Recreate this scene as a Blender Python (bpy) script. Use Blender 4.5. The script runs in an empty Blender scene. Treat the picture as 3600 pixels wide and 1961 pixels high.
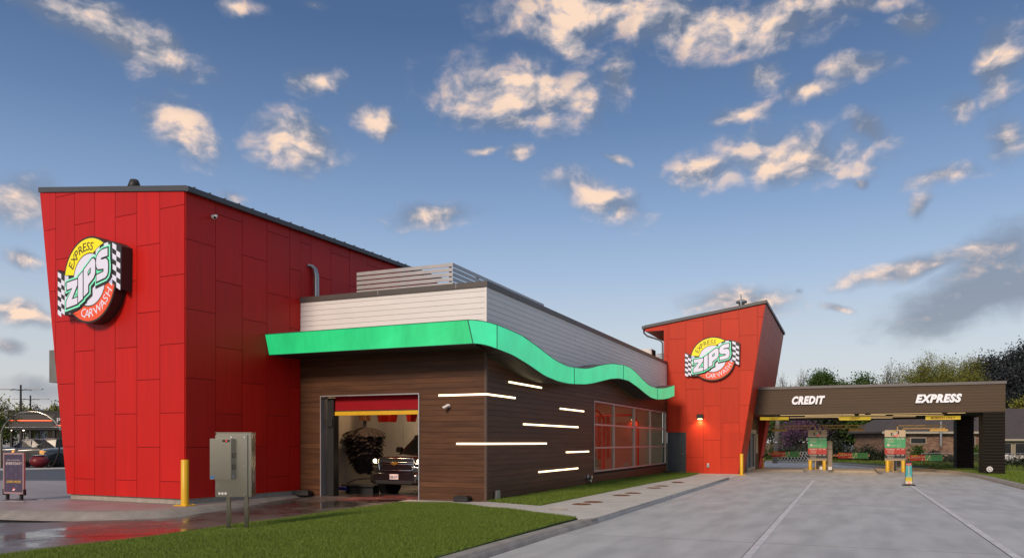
import bpy, bmesh, math, random
import numpy as np
from mathutils import Vector, Matrix, geometry
random.seed(7); rng = np.random.default_rng(7)
sc = bpy.context.scene
COL = sc.collection
R = math.radians
# ------------------------------------------------------------------ camera
FPX, HZ, TH, EYE = 2741.0, 1553.0, R(23.22), 1.6
SN, CS = math.sin(TH), math.cos(TH)
cd = bpy.data.cameras.new("camera"); cam = bpy.data.objects.new("camera", cd); COL.objects.link(cam)
cam.location = (0, 0, EYE); cam.rotation_euler = (R(90), 0, TH)
cd.sensor_width = 36; cd.lens = 36 * FPX / 3600; cd.shift_y = (HZ - 980.5) / 3600
cd.clip_start = .1; cd.clip_end = 3000
sc.camera = cam
sc.view_settings.view_transform = 'Standard'; sc.view_settings.look = 'None'
sc.view_settings.exposure = 0.0; sc.view_settings.gamma = 1
# measured points of the place: a sight line from the eye point to a known plane
def ray(u, v):
    a = (u - 1800) / FPX; e = (HZ - v) / FPX
    return Vector((a * CS - SN, a * SN + CS, e))
def atz(u, v, z=0.0):
    r = ray(u, v); t = (z - EYE) / r.z; return Vector((r.x * t, r.y * t, z))
def atY(u, v, Y):
    r = ray(u, v); t = Y / r.y; return Vector((r.x * t, Y, EYE + r.z * t))
def atX(u, v, X):
    r = ray(u, v); t = X / r.x; return Vector((X, r.y * t, EYE + r.z * t))
def atd(u, v, d):
    r = ray(u, v); return Vector((r.x * d, r.y * d, EYE + r.z * d))
# ------------------------------------------------------------------ sky
SUN_EL, SUN_AZ = R(27), R(185)          # compass angle from +Y, clockwise: light comes from behind left of the camera
w = bpy.data.worlds.new("World"); sc.world = w; w.use_nodes = True
nt = w.node_tree; N = nt.nodes; LK = nt.links; N.clear()
def nd(t, **k):
    n = N.new(t)
    for a, b in k.items(): setattr(n, a, b)
    return n
def mth(op, a, b=None, c=None, clamp=False):
    n = nd('ShaderNodeMath', operation=op); n.use_clamp = clamp
    for i, x in enumerate((a, b, c)):
        if x is None: continue
        if isinstance(x, (int, float)): n.inputs[i].default_value = x
        else: LK.new(x, n.inputs[i])
    return n.outputs[0]
def smooth(x, a, b, o0=0., o1=1.):
    n = nd('ShaderNodeMapRange', interpolation_type='SMOOTHSTEP')
    LK.new(x, n.inputs[0]); n.inputs[1].default_value = a; n.inputs[2].default_value = b
    n.inputs[3].default_value = o0; n.inputs[4].default_value = o1
    return n.outputs[0]
def wmix(f, a, b, bt='MIX'):
    n = nd('ShaderNodeMix', data_type='RGBA', blend_type=bt)
    if isinstance(f, (int, float)): n.inputs[0].default_value = f
    else: LK.new(f, n.inputs[0])
    for i, x in ((6, a), (7, b)):
        if isinstance(x, tuple): n.inputs[i].default_value = (*x, 1)
        else: LK.new(x, n.inputs[i])
    return n.outputs[2]
tc = nd('ShaderNodeTexCoord')
sky = nd('ShaderNodeTexSky', sky_type='NISHITA'); sky.sun_disc = False
sky.sun_elevation = SUN_EL; sky.sun_rotation = SUN_AZ; sky.air_density = 1.0; sky.dust_density = .6; sky.ozone_density = 2.5
sx = nd('ShaderNodeSeparateXYZ'); LK.new(tc.outputs['Generated'], sx.inputs[0])
az = mth('ARCTAN2', sx.outputs[0], sx.outputs[1])
el = mth('ARCSINE', sx.outputs[2])
cb = nd('ShaderNodeCombineXYZ'); LK.new(az, cb.inputs[0]); LK.new(el, cb.inputs[1]); P0 = cb.outputs[0]
# clouds: (x, y, half width, half height, tilt in degrees, weight, light)
CL = [(270,62,250,62,-13,1.05,.1),(390,110,90,50,0,1,.6),(610,20,80,36,0,.8,.4),(455,325,100,66,-38,1,1),(740,355,108,72,-8,1.05,.85),(788,200,72,34,12,.95,.7),
 (935,295,82,40,-12,1,.75),(75,510,95,64,10,1.05,.65),(60,655,80,30,0,.8,.3),(55,795,110,36,-12,1,.8),(35,882,55,20,0,.9,.7),(1085,535,115,34,3,1,.6),
 (1315,235,205,92,-6,1.02,.95),(1555,200,46,82,-8,.95,.75),(1300,300,70,44,0,.9,.8),(1500,25,260,70,0,1.05,.95),(1900,75,230,60,-4,1.05,.8),(1740,60,230,66,-8,1.08,1),(1400,90,110,40,-20,.95,.9),(2080,20,250,40,-8,.9,.35),(2150,180,92,30,-6,1,.85),
 (2045,228,90,26,0,.95,.75),(1925,180,66,52,0,.8,.4),(1860,285,80,30,10,.85,.55),(1780,425,115,50,-8,1,.95),(2010,392,190,66,-8,1.1,1),(1500,490,125,44,-22,1.05,.95),(1560,515,50,30,0,1,.95),
 (2195,325,86,34,-35,.85,.4),(2370,435,110,32,4,.95,.75),(2305,515,34,42,0,.95,.7),(2290,672,180,26,9,1.1,1),(2490,650,150,56,24,1.3,-.5),(2460,745,220,60,16,1.35,-1.1),
 (1855,765,140,40,2,1.12,1),(2525,140,66,110,0,1,.5),(2545,330,60,70,0,.9,.45),(1225,370,44,15,0,.9,.7),(1312,385,36,26,0,.85,.5),(1545,392,34,14,-10,.9,.6),(2110,770,60,14,-12,.9,.8),(2000,735,22,12,0,.85,.7),
 (585,500,40,22,0,.9,.5),(2430,260,60,40,0,.8,.3),(2290,70,90,50,0,.75,.2),(2450,640,150,24,14,.9,.8),(100,990,120,40,0,.9,-.6),(2170,465,26,18,0,.9,.7),(800,20,50,20,0,.6,.2)]
warp = nd('ShaderNodeTexNoise'); warp.inputs['Scale'].default_value = 9; warp.inputs['Detail'].default_value = 4
LK.new(P0, warp.inputs['Vector'])
wv = nd('ShaderNodeVectorMath', operation='MULTIPLY_ADD'); LK.new(warp.outputs['Color'], wv.inputs[0]); wv.inputs[1].default_value = (.07, .045, 0)
ad = nd('ShaderNodeVectorMath', operation='ADD'); LK.new(P0, ad.inputs[0]); ad.inputs[1].default_value = (-.035, -.0225, 0)
LK.new(ad.outputs[0], wv.inputs[2]); PW = wv.outputs[0]
acc = None; lit = None
def azel(u, v):
    r = ray(u, v); return math.atan2(r.x, r.y), math.atan2(r.z, math.hypot(r.x, r.y))
for (cx, cy, hw, hh, tl, wt, br) in CL:
    k = 3600 / 2576; u, v = cx * k, cy * k
    A0, E0 = azel(u, v); A1, E1 = azel(u + hw * k, v); A2, E2 = azel(u, v - hh * k)
    mp = nd('ShaderNodeMapping', vector_type='TEXTURE'); LK.new(PW, mp.inputs[0])
    mp.inputs[1].default_value = (A0, E0, 0); mp.inputs[2].default_value = (0, 0, R(tl)); mp.inputs[3].default_value = ((A1 - A0) * 1.2, abs(E2 - E0) * 1.22, 1)
    ln = nd('ShaderNodeVectorMath', operation='LENGTH'); LK.new(mp.outputs[0], ln.inputs[0])
    m = mth('MULTIPLY_ADD', ln.outputs['Value'], -1.45, wt * 1.45)
    acc = m if acc is None else mth('SMOOTH_MAX', acc, m, .12)
    g0 = mth('POWER', mth('MAXIMUM', mth('ADD', m, .6), 0.), 2.)
    if lit is None: lit, lw = mth('MULTIPLY', g0, br), mth('ADD', g0, .002)
    else: lit, lw = mth('MULTIPLY_ADD', g0, br, lit), mth('ADD', g0, lw)
lit = mth('DIVIDE', lit, lw)
# clouds outside the picture, so reflections and side views have a sky too
far = nd('ShaderNodeTexNoise'); far.inputs['Scale'].default_value = 2.2; far.inputs['Detail'].default_value = 3; LK.new(tc.outputs['Generated'], far.inputs['Vector'])
Ac, _ = azel(1800, 500)
cosd = mth('COSINE', mth('SUBTRACT', az, Ac))
outside = mth('MAXIMUM', smooth(cosd, .82, .70), smooth(el, R(30), R(38)))
acc = mth('MAXIMUM', acc, mth('MULTIPLY_ADD', mth('MULTIPLY', outside, smooth(far.outputs[0], .5, .66)), 1.8, -1.0))
# fbm
def fbm(vec, s, d, rr, off=(0, 0, 0)):
    a = nd('ShaderNodeVectorMath', operation='MULTIPLY_ADD'); LK.new(vec, a.inputs[0]); a.inputs[1].default_value = (1, 1.5, 1); a.inputs[2].default_value = off
    n = nd('ShaderNodeTexNoise'); n.inputs['Scale'].default_value = s; n.inputs['Detail'].default_value = d; n.inputs['Roughness'].default_value = rr
    LK.new(a.outputs[0], n.inputs['Vector']); return n.outputs[0]
n1 = fbm(PW, 17, 9, .56); n2 = fbm(PW, 17, 9, .50, (-.010, .016, 0)); n3 = fbm(P0, 7, 4, .5, (3, 1, 0))
cden = mth('ADD', acc, mth('MULTIPLY', mth('SUBTRACT', n1, .5), 2.1))
cden = mth('ADD', cden, mth('MULTIPLY', mth('SUBTRACT', n3, .5), .4))
alpha = mth('MULTIPLY', smooth(cden, -.25, 1.25), smooth(el, R(.5), R(4)))
relief = mth('MULTIPLY', mth('SUBTRACT', n1, n2), 4.0)
glow = mth('ADD', mth('MULTIPLY_ADD', lit, .44, .04), mth('ADD', relief, mth('ADD', mth('MULTIPLY', mth('SUBTRACT', n3, .5), 1.0), mth('MULTIPLY_ADD', cden, .36, -.22))), clamp=True)
W_SKY, W_STR = .8, .125
# sky colour: the physical sky, with the pale and slightly peach band low over the horizon of a late evening
grad = nd('ShaderNodeValToRGB'); LK.new(smooth(el, R(-2), R(40)), grad.inputs[0])
cr = grad.color_ramp; cr.elements[0].position = 0; cr.elements[0].color = (5.4, 5.0, 4.9, 1); cr.elements[1].position = 1; cr.elements[1].color = (.42, .86, 1.8, 1)
for p, c in ((.12, (4.7, 5.0, 5.4)), (.25, (3.2, 4.1, 5.5)), (.40, (2.0, 2.95, 4.7)), (.6, (1.0, 1.75, 3.3)), (.8, (.52, 1.04, 2.25))):
    e = cr.elements.new(p); e.color = (*c, 1)
skyc = wmix(W_SKY, sky.outputs[0], grad.outputs[0])
dark = nd('ShaderNodeValToRGB'); LK.new(glow, dark.inputs[0])
ce = dark.color_ramp; ce.elements[0].color = (1.5, 1.75, 2.3, 1); ce.elements[1].color = (8.0, 5.9, 4.5, 1)
e = ce.elements.new(.25); e.color = (2.5, 2.6, 3.05, 1)
e = ce.elements.new(.5); e.color = (3.7, 3.5, 3.75, 1)
e = ce.elements.new(.75); e.color = (5.7, 4.7, 4.4, 1)
al2 = mth('MULTIPLY', alpha, smooth(glow, 0., .5, .7, .97))
# bright cloud deck added overhead, out of view, to light the paving and grass
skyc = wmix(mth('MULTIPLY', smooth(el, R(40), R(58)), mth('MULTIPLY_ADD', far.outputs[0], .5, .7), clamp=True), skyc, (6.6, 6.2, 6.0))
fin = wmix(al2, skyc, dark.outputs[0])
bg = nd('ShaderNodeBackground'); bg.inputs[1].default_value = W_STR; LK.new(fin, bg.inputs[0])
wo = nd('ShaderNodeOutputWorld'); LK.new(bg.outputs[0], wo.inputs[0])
w.cycles.sampling_method = 'MANUAL'; w.cycles.sample_map_resolution = 512
# ------------------------------------------------------------------ sun (soft, low, behind the camera)
sd = bpy.data.lights.new("sun", 'SUN'); sd.energy = 2.7; sd.angle = R(13); sd.color = (1, .80, .62)
sun = bpy.data.objects.new("sun", sd); COL.objects.link(sun)
sdir = Vector((math.sin(SUN_AZ) * math.cos(SUN_EL), math.cos(SUN_AZ) * math.cos(SUN_EL), math.sin(SUN_EL)))
sun.rotation_euler = sdir.to_track_quat('Z', 'Y').to_euler()
# ------------------------------------------------------------------ materials
MATS = {}
def mat(name, col, rough=.6, metal=0., var=.12, vs=2.5, stretch=(1, 1, 1), bump=0., bs=30., spec=.5, isl=0., emit=None, es=0., trans=0., alpha_=1., streak=0., grime=None, coat=0.):
    m = bpy.data.materials.new(name); m.use_nodes = True; t = m.node_tree; b = t.nodes['Principled BSDF']
    n = t.nodes; l = t.links
    b.inputs['Base Color'].default_value = (*col, 1); b.inputs['Roughness'].default_value = rough; b.inputs['Metallic'].default_value = metal
    b.inputs['Specular IOR Level'].default_value = spec; b.inputs['Coat Weight'].default_value = coat; b.inputs['Coat Roughness'].default_value = .08
    b.inputs['Transmission Weight'].default_value = trans
    if emit: b.inputs['Emission Color'].default_value = (*emit, 1); b.inputs['Emission Strength'].default_value = es
    c = n.new('ShaderNodeTexCoord'); mp = n.new('ShaderNodeMapping'); l.new(c.outputs['Object'], mp.inputs[0]); mp.inputs[3].default_value = stretch
    val = None
    if var or isl:
        tx = n.new('ShaderNodeTexNoise'); tx.inputs['Scale'].default_value = vs; tx.inputs['Detail'].default_value = 6; tx.inputs['Roughness'].default_value = .6
        vec = mp.outputs[0]
        if isl:
            g = n.new('ShaderNodeNewGeometry'); cbn = n.new('ShaderNodeVectorMath'); cbn.operation = 'MULTIPLY_ADD'
            l.new(g.outputs['Random Per Island'], cbn.inputs[0]); cbn.inputs[1].default_value = (37, 91, 13); l.new(vec, cbn.inputs[2]); vec = cbn.outputs[0]
        l.new(vec, tx.inputs['Vector'])
        mr = n.new('ShaderNodeMapRange'); l.new(tx.outputs[0], mr.inputs[0]); mr.inputs[1].default_value = .25; mr.inputs[2].default_value = .75
        mr.inputs[3].default_value = 1 - var; mr.inputs[4].default_value = 1 + var; val = mr.outputs[0]
        if isl:
            m2 = n.new('ShaderNodeMapRange'); l.new(g.outputs['Random Per Island'], m2.inputs[0]); m2.inputs[3].default_value = 1 - isl; m2.inputs[4].default_value = 1 + isl
            mm = n.new('ShaderNodeMath'); mm.operation = 'MULTIPLY'; l.new(val, mm.inputs[0]); l.new(m2.outputs[0], mm.inputs[1]); val = mm.outputs[0]
        if streak:
            s1 = n.new('ShaderNodeTexNoise'); s1.inputs['Scale'].default_value = 1.0; s1.inputs['Detail'].default_value = 5
            ms = n.new('ShaderNodeMapping'); l.new(c.outputs['Object'], ms.inputs[0]); ms.inputs[3].default_value = (2.2, .45, 1) ; l.new(ms.outputs[0], s1.inputs['Vector'])
            m3 = n.new('ShaderNodeMapRange'); l.new(s1.outputs[0], m3.inputs[0]); m3.inputs[1].default_value = .35; m3.inputs[2].default_value = .6; m3.inputs[3].default_value = 1 - streak; m3.inputs[4].default_value = 1
            mm = n.new('ShaderNodeMath'); mm.operation = 'MULTIPLY'; l.new(val, mm.inputs[0]); l.new(m3.outputs[0], mm.inputs[1]); val = mm.outputs[0]
        mx = n.new('ShaderNodeVectorMath'); mx.operation = 'SCALE'; mx.inputs[0].default_value = col; l.new(val, mx.inputs[3]); l.new(mx.outputs[0], b.inputs['Base Color'])
        if emit: 
            mx2 = n.new('ShaderNodeVectorMath'); mx2.operation = 'SCALE'; mx2.inputs[0].default_value = emit; l.new(val, mx2.inputs[3]); l.new(mx2.outputs[0], b.inputs['Emission Color'])
        rr = n.new('ShaderNodeMath'); rr.operation = 'MULTIPLY_ADD'; l.new(tx.outputs[0], rr.inputs[0]); rr.inputs[1].default_value = .16; rr.inputs[2].default_value = rough - .08; l.new(rr.outputs[0], b.inputs['Roughness'])
    if bump:
        tb = n.new('ShaderNodeTexNoise'); tb.inputs['Scale'].default_value = bs; tb.inputs['Detail'].default_value = 6; l.new(mp.outputs[0], tb.inputs['Vector'])
        bu = n.new('ShaderNodeBump'); bu.inputs['Strength'].default_value = bump; bu.inputs['Distance'].default_value = .02; l.new(tb.outputs[0], bu.inputs['Height']); l.new(bu.outputs[0], b.inputs['Normal'])
    MATS[name] = m; return m
RED = mat('red_panel', (.53, .010, .006), .45, var=.10, vs=1.2, stretch=(6, 6, .35), isl=.07, spec=.30)
REDO = mat('orange_red_panel', (.54, .034, .009), .45, var=.10, vs=1.2, stretch=(6, 6, .35), isl=.07, spec=.25)
REDBK = mat('joint_red', (.16, .006, .005), .8)
WOOD = mat('brown_boards', (.092, .039, .018), .48, var=.45, vs=1.0, stretch=(.7, .7, 5), isl=.16, spec=.25)
WOODBK = mat('dark_joint', (.012, .008, .006), .9)
WHITE = mat('white_boards', (.74, .72, .71), .5, var=.05, vs=1, isl=.02)
WHITEBK = mat('grey_joint', (.18, .18, .18), .8)
COPE = mat('grey_brown_metal', (.080, .070, .066), .45, var=.08, spec=.5)
FASC = mat('dark_grey_metal', (.070, .072, .080), .42, var=.08)
SILV = mat('silver_slats', (.42, .41, .42), .38, metal=.3, var=.05)
GREEN = mat('green_lit_acrylic', (.015, .26, .10), .35, var=.26, vs=1.1, stretch=(1, 1, .3), emit=(.014, .56, .18), es=.80)
GREENB = mat('green_lit_acrylic_blue', (.02, .26, .15), .35, var=.16, vs=.9, emit=(.03, .60, .26), es=.85)
SOFF = mat('dark_soffit', (.03, .026, .022), .6)
STRIP = mat('strip_light', (.9, .85, .7), .5, var=0, emit=(1, .78, .46), es=3.4)
CONC = mat('concrete', (.41, .42, .435), .58, var=.09, vs=.9, bump=.25, bs=25, streak=.2)
CONC2 = mat('pale_concrete', (.46, .44, .42), .7, var=.16, vs=1.6, bump=.25, bs=25)
CURB = mat('curb_concrete', (.25, .235, .22), .72, var=.26, vs=2.2, bump=.4, bs=20)
FOUND = mat('foundation_concrete', (.34, .31, .27), .8, var=.25, vs=5, bump=.4, bs=30)
ASPH = mat('asphalt', (.055, .058, .065), .55, var=.25, vs=.7, bump=.3, bs=60)
PAINTL = mat('pale_joint_paint', (.50, .50, .53), .6, var=.2, vs=4)
GRASSG = mat('lawn_soil', (.030, .062, .012), .9, var=.4, vs=3)
YEL = mat('yellow_paint', (.72, .42, .012), .42, var=.08, vs=4, bump=.05)
BLACK = mat('black_rubber', (.012, .012, .013), .5, var=.1)
BLKG = mat('black_gloss', (.008, .008, .009), .12, var=0, coat=.6)
STEEL = mat('brushed_steel', (.44, .41, .36), .2, metal=1., var=.03, vs=.8)
CHROME = mat('chrome', (.75, .75, .75), .12, metal=1, var=0)
GALV = mat('galvanised', (.40, .42, .43), .35, metal=.8, var=.15, vs=6)
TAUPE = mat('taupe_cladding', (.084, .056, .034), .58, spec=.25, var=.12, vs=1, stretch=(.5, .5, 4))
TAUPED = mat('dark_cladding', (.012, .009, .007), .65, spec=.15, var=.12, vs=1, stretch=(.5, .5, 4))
ALU = mat('aluminium_frame', (.45, .45, .46), .35, metal=.6, var=.05)
DOORG = mat('slate_door', (.050, .060, .070), .45, var=.06)
def emitm(name, c, s): return mat(name, c, .5, var=0, emit=c, es=s)
LOGOW = emitm('logo_white', (.72, .72, .86), .15); LOGOY = emitm('logo_yellow', (.86, .72, .01), .25); LOGOR = emitm('logo_red', (.75, .09, .03), .22)
LOGOK = mat('logo_dark', (.028, .024, .022), .5, var=0); LOGOM = emitm('logo_mint', (.22, .75, .50), .42)
LETW = emitm('letter_white', (.85, .85, .9), .12)
RUST = mat('rusty_iron', (.14, .055, .022), .75, var=.4, vs=6, bump=.5, bs=60)
def glassmat(name, col, rough, tr):
    m = bpy.data.materials.new(name); m.use_nodes = True; b = m.node_tree.nodes['Principled BSDF']; n = m.node_tree.nodes; l = m.node_tree.links
    g = n.new('ShaderNodeBsdfGlossy'); g.inputs[0].default_value = (1, 1, 1, 1); g.inputs[1].default_value = rough
    t = n.new('ShaderNodeBsdfTransparent'); t.inputs[0].default_value = (*col, 1)
    f = n.new('ShaderNodeFresnel'); f.inputs[0].default_value = 1.55
    ma = n.new('ShaderNodeMath'); ma.operation = 'MULTIPLY_ADD'; ma.inputs[1].default_value = .10; ma.inputs[2].default_value = tr; ma.use_clamp = True; l.new(f.outputs[0], ma.inputs[0])
    x = n.new('ShaderNodeMixShader'); l.new(ma.outputs[0], x.inputs[0]); l.new(t.outputs[0], x.inputs[1]); l.new(g.outputs[0], x.inputs[2])
    l.new(x.outputs[0], n['Material Output'].inputs[0]); n.remove(b); return m
GLASS = glassmat('window_glass', (.82, .84, .82), .02, .03)
CARGL = mat('car_glass', (.008,.009,.010), .12, var=0, spec=.3)
DGLASS = glassmat('tinted_glass', (.12, .13, .14), .03, .05)
def wetmat():
    m = bpy.data.materials.new('wet_concrete'); m.use_nodes = True; t = m.node_tree; b = t.nodes['Principled BSDF']; n = t.nodes; l = t.links
    c = n.new('ShaderNodeTexCoord')
    a = n.new('ShaderNodeTexNoise'); a.inputs['Scale'].default_value = .55; a.inputs['Detail'].default_value = 7; a.inputs['Roughness'].default_value = .62; l.new(c.outputs['Object'], a.inputs['Vector'])
    r = n.new('ShaderNodeMapRange'); l.new(a.outputs[0], r.inputs[0]); r.inputs[1].default_value = .42; r.inputs[2].default_value = .56
    r.inputs[3].default_value = .09; r.inputs[4].default_value = .42; l.new(r.outputs[0], b.inputs['Roughness'])
    k = n.new('ShaderNodeMix'); k.data_type = 'RGBA'; r2 = n.new('ShaderNodeMapRange'); l.new(a.outputs[0], r2.inputs[0]); r2.inputs[1].default_value = .4; r2.inputs[2].default_value = .6
    l.new(r2.outputs[0], k.inputs[0]); k.inputs[6].default_value = (.040, .033, .030, 1); k.inputs[7].default_value = (.115, .095, .088, 1); l.new(k.outputs[2], b.inputs['Base Color'])
    q = n.new('ShaderNodeTexNoise'); q.inputs['Scale'].default_value = 35; q.inputs['Detail'].default_value = 4; l.new(c.outputs['Object'], q.inputs['Vector'])
    bu = n.new('ShaderNodeBump'); bu.inputs['Strength'].default_value = .12; bu.inputs['Distance'].default_value = .01; l.new(q.outputs[0], bu.inputs['Height']); l.new(bu.outputs[0], b.inputs['Normal'])
    return m
WET = wetmat()
# ------------------------------------------------------------------ mesh helpers
class Frame:
    def __init__(s, ox, oy, ang): s.o = Vector((ox, oy, 0)); s.a = ang; s.M = Matrix.Translation(s.o) @ Matrix.Rotation(ang, 4, 'Z'); s.I = s.M.inverted()
    def py(s, u, v, ly=0.):      # local x, z on the plane local y = ly
        o = s.I @ Vector((0, 0, EYE)); d = s.I.to_3x3() @ ray(u, v); t = (ly - o.y) / d.y; p = o + d * t; return p.x, p.z
    def px(s, u, v, lx=0.):
        o = s.I @ Vector((0, 0, EYE)); d = s.I.to_3x3() @ ray(u, v); t = (lx - o.x) / d.x; p = o + d * t; return p.y, p.z
class MB:
    def __init__(s, M=None): s.v = []; s.f = []; s.m = []; s.M = M; s.mi = 0; s.sm = []
    def add(s, vs, fs, smooth=False):
        o = len(s.v)
        for p in vs:
            p = Vector(p); s.v.append(s.M @ p if s.M is not None else p)
        for f in fs: s.f.append(tuple(i + o for i in f)); s.m.append(s.mi); s.sm.append(smooth)
    def box(s, x0, x1, y0, y1, z0, z1):
        s.add([(x0,y0,z0),(x1,y0,z0),(x1,y1,z0),(x0,y1,z0),(x0,y0,z1),(x1,y0,z1),(x1,y1,z1),(x0,y1,z1)],
              [(0,3,2,1),(4,5,6,7),(0,1,5,4),(1,2,6,5),(2,3,7,6),(3,0,4,7)])
    def bbox(s, x0, x1, y0, y1, z0, z1, b=.01):   # box with chamfered vertical and top edges
        v = []; 
        for z, k in ((z0, 0), (z1 - b, 0), (z1, b)):
            X0, X1, Y0, Y1 = x0 + k, x1 - k, y0 + k, y1 - k
            v += [(X0+b,Y0,z),(X1-b,Y0,z),(X1,Y0+b,z),(X1,Y1-b,z),(X1-b,Y1,z),(X0+b,Y1,z),(X0,Y1-b,z),(X0,Y0+b,z)]
        f = [tuple(range(7, -1, -1)), tuple(range(16, 24))]
        for r in (0, 8):
            for i in range(8): j = (i + 1) % 8; f.append((r+i, r+j, r+8+j, r+8+i))
        s.add(v, f)
    def prism(s, pts, fn0, fn1):   # pts: 2D polygon, fn0/fn1 map to 3D back and front
        n = len(pts); a = [fn0(*p) for p in pts]; b = [fn1(*p) for p in pts]
        fs = [tuple(range(n, 2 * n)), tuple(range(n - 1, -1, -1))]
        for i in range(n): j = (i + 1) % n; fs.append((i, j, n + j, n + i))
        s.add(a + b, fs)
    def cyl(s, p0, p1, r0, r1=None, n=12, cap=True, smooth=True):
        r1 = r0 if r1 is None else r1; p0 = Vector(p0); p1 = Vector(p1); d = (p1 - p0).normalized()
        a = d.orthogonal().normalized(); b = d.cross(a); vs = []
        for p, r in ((p0, r0), (p1, r1)):
            for i in range(n): t = 2 * math.pi * i / n; vs.append(p + a * r * math.cos(t) + b * r * math.sin(t))
        s.add(vs, [(i, (i+1) % n, n + (i+1) % n, n + i) for i in range(n)], smooth)
        if cap: s.add(vs, [tuple(range(n - 1, -1, -1)), tuple(range(n, 2 * n))])
    def tube(s, pts, r, n=8):
        pts = [Vector(p) for p in pts]; rr = r if isinstance(r, (list, tuple)) else [r] * len(pts)
        vs = []; up = None
        for i, p in enumerate(pts):
            d = (pts[min(i+1, len(pts)-1)] - pts[max(i-1, 0)]).normalized()
            a = d.orthogonal().normalized() if up is None else (up - d * up.dot(d)).normalized(); up = a; b = d.cross(a)
            for k in range(n): t = 2 * math.pi * k / n; vs.append(p + a * rr[i] * math.cos(t) + b * rr[i] * math.sin(t))
        fs = [(i*n+k, i*n+(k+1) % n, (i+1)*n+(k+1) % n, (i+1)*n+k) for i in range(len(pts)-1) for k in range(n)]
        s.add(vs, fs, True); s.add(vs, [tuple(range(n-1, -1, -1)), tuple(range((len(pts)-1)*n, len(pts)*n))])
    def lathe(s, prof, c=(0, 0, 0), n=20, smooth=True):
        c = Vector(c); vs = []
        for r, z in prof:
            for i in range(n): t = 2*math.pi*i/n; vs.append(c + Vector((r*math.cos(t), r*math.sin(t), z)))
        fs = [(k*n+i, k*n+(i+1) % n, (k+1)*n+(i+1) % n, (k+1)*n+i) for k in range(len(prof)-1) for i in range(n)]
        s.add(vs, fs, smooth); s.add(vs, [tuple(range(n-1, -1, -1)), tuple(range((len(prof)-1)*n, len(prof)*n))])
    def build(s, name, mats, parent=None, bevel=0.):
        me = bpy.data.meshes.new(name); me.from_pydata([tuple(p) for p in s.v], [], s.f)
        for m in (mats if isinstance(mats, (list, tuple)) else [mats]): me.materials.append(m)
        me.polygons.foreach_set('material_index', s.m); me.polygons.foreach_set('use_smooth', s.sm)
        me.validate(); me.update()
        o = bpy.data.objects.new(name, me); COL.objects.link(o)
        if parent: o.parent = parent
        if bevel:
            b = o.modifiers.new('bevel', 'BEVEL'); b.width = bevel; b.segments = 2; b.limit_method = 'ANGLE'; b.angle_limit = R(40)
        return o
def tag(o, label=None, cat=None, group=None, kind=None):
    if label: o['label'] = label
    if cat: o['category'] = cat
    if group: o['group'] = group
    if kind: o['kind'] = kind
    return o
def thing(name, label, cat, loc=(0, 0, 0), rz=0., group=None):
    o = bpy.data.objects.new(name, None); COL.objects.link(o); o.location = loc; o.rotation_euler = (0, 0, rz); o.empty_display_size = .2
    return tag(o, label, cat, group)
def copy_tree(o, parent=None):
    kids = [c for c in o.children]
    c = o.copy(); COL.objects.link(c); c.parent = parent
    for k in kids: copy_tree(k, c)
    return c
def struct(name, mb, m, label=None): return tag(mb.build(name, m), label, None, None, 'structure')
def slab(name, pts, m, th=.3, kind='structure', uvz=None):     # pts: Vectors with their own z
    mb = MB(); pts = [Vector(p) for p in pts]; n = len(pts)
    tris = geometry.tessellate_polygon([[Vector((p.x, p.y, 0)) for p in pts]])
    ar = sum(pts[i].x * pts[(i+1) % n].y - pts[(i+1) % n].x * pts[i].y for i in range(n))
    fs = []
    for t in tris:
        a, b, c = (pts[i] for i in t)
        fs.append(t if (b - a).to_2d().cross((c - a).to_2d()) > 0 else t[::-1])
    mb.add(pts, fs)
    lo = [p - Vector((0, 0, th)) for p in pts]
    mb.add(pts + lo, [((i, n+i, n+(i+1) % n, (i+1) % n) if ar > 0 else ((i+1) % n, n+(i+1) % n, n+i, i)) for i in range(n)])
    o = mb.build(name, m); o['kind'] = kind; return o
def clip(poly, hp):      # poly [(x,y)], hp list of (a,b,c): keep a*x+b*y<=c
    for a, b, c in hp:
        out = []
        for i in range(len(poly)):
            p, q = poly[i], poly[(i+1) % len(poly)]; fp, fq = a*p[0]+b*p[1]-c, a*q[0]+b*q[1]-c
            if fp <= 0: out.append(p)
            if fp * fq < 0: t = fp/(fp-fq); out.append((p[0]+t*(q[0]-p[0]), p[1]+t*(q[1]-p[1])))
        poly = out
        if len(poly) < 3: return []
    return poly
def halfplanes(cv):      # convex counter-clockwise polygon -> half planes
    hp = []
    for i in range(len(cv)):
        (x0, y0), (x1, y1) = cv[i], cv[(i+1) % len(cv)]; a, b = (y1-y0), -(x1-x0); hp.append((a, b, a*x0+b*y0))
    return hp
def clad(mb, cv, cols, zs_fn, P, gap=.012, th=.02):
    """panels: cols = list of column edges; zs_fn(i) = joint heights of column i; P(x,z,t) -> 3D"""
    hp = halfplanes(cv)
    for i in range(len(cols)-1):
        zs = zs_fn(i)
        for k in range(len(zs)-1):
            r = [(cols[i]+gap/2, zs[k]+gap/2), (cols[i+1]-gap/2, zs[k]+gap/2), (cols[i+1]-gap/2, zs[k+1]-gap/2), (cols[i]+gap/2, zs[k+1]-gap/2)]
            r = clip(r, hp)
            if len(r) >= 3: mb.prism(r, lambda x, z: P(x, z, 0.), lambda x, z: P(x, z, th))
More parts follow.
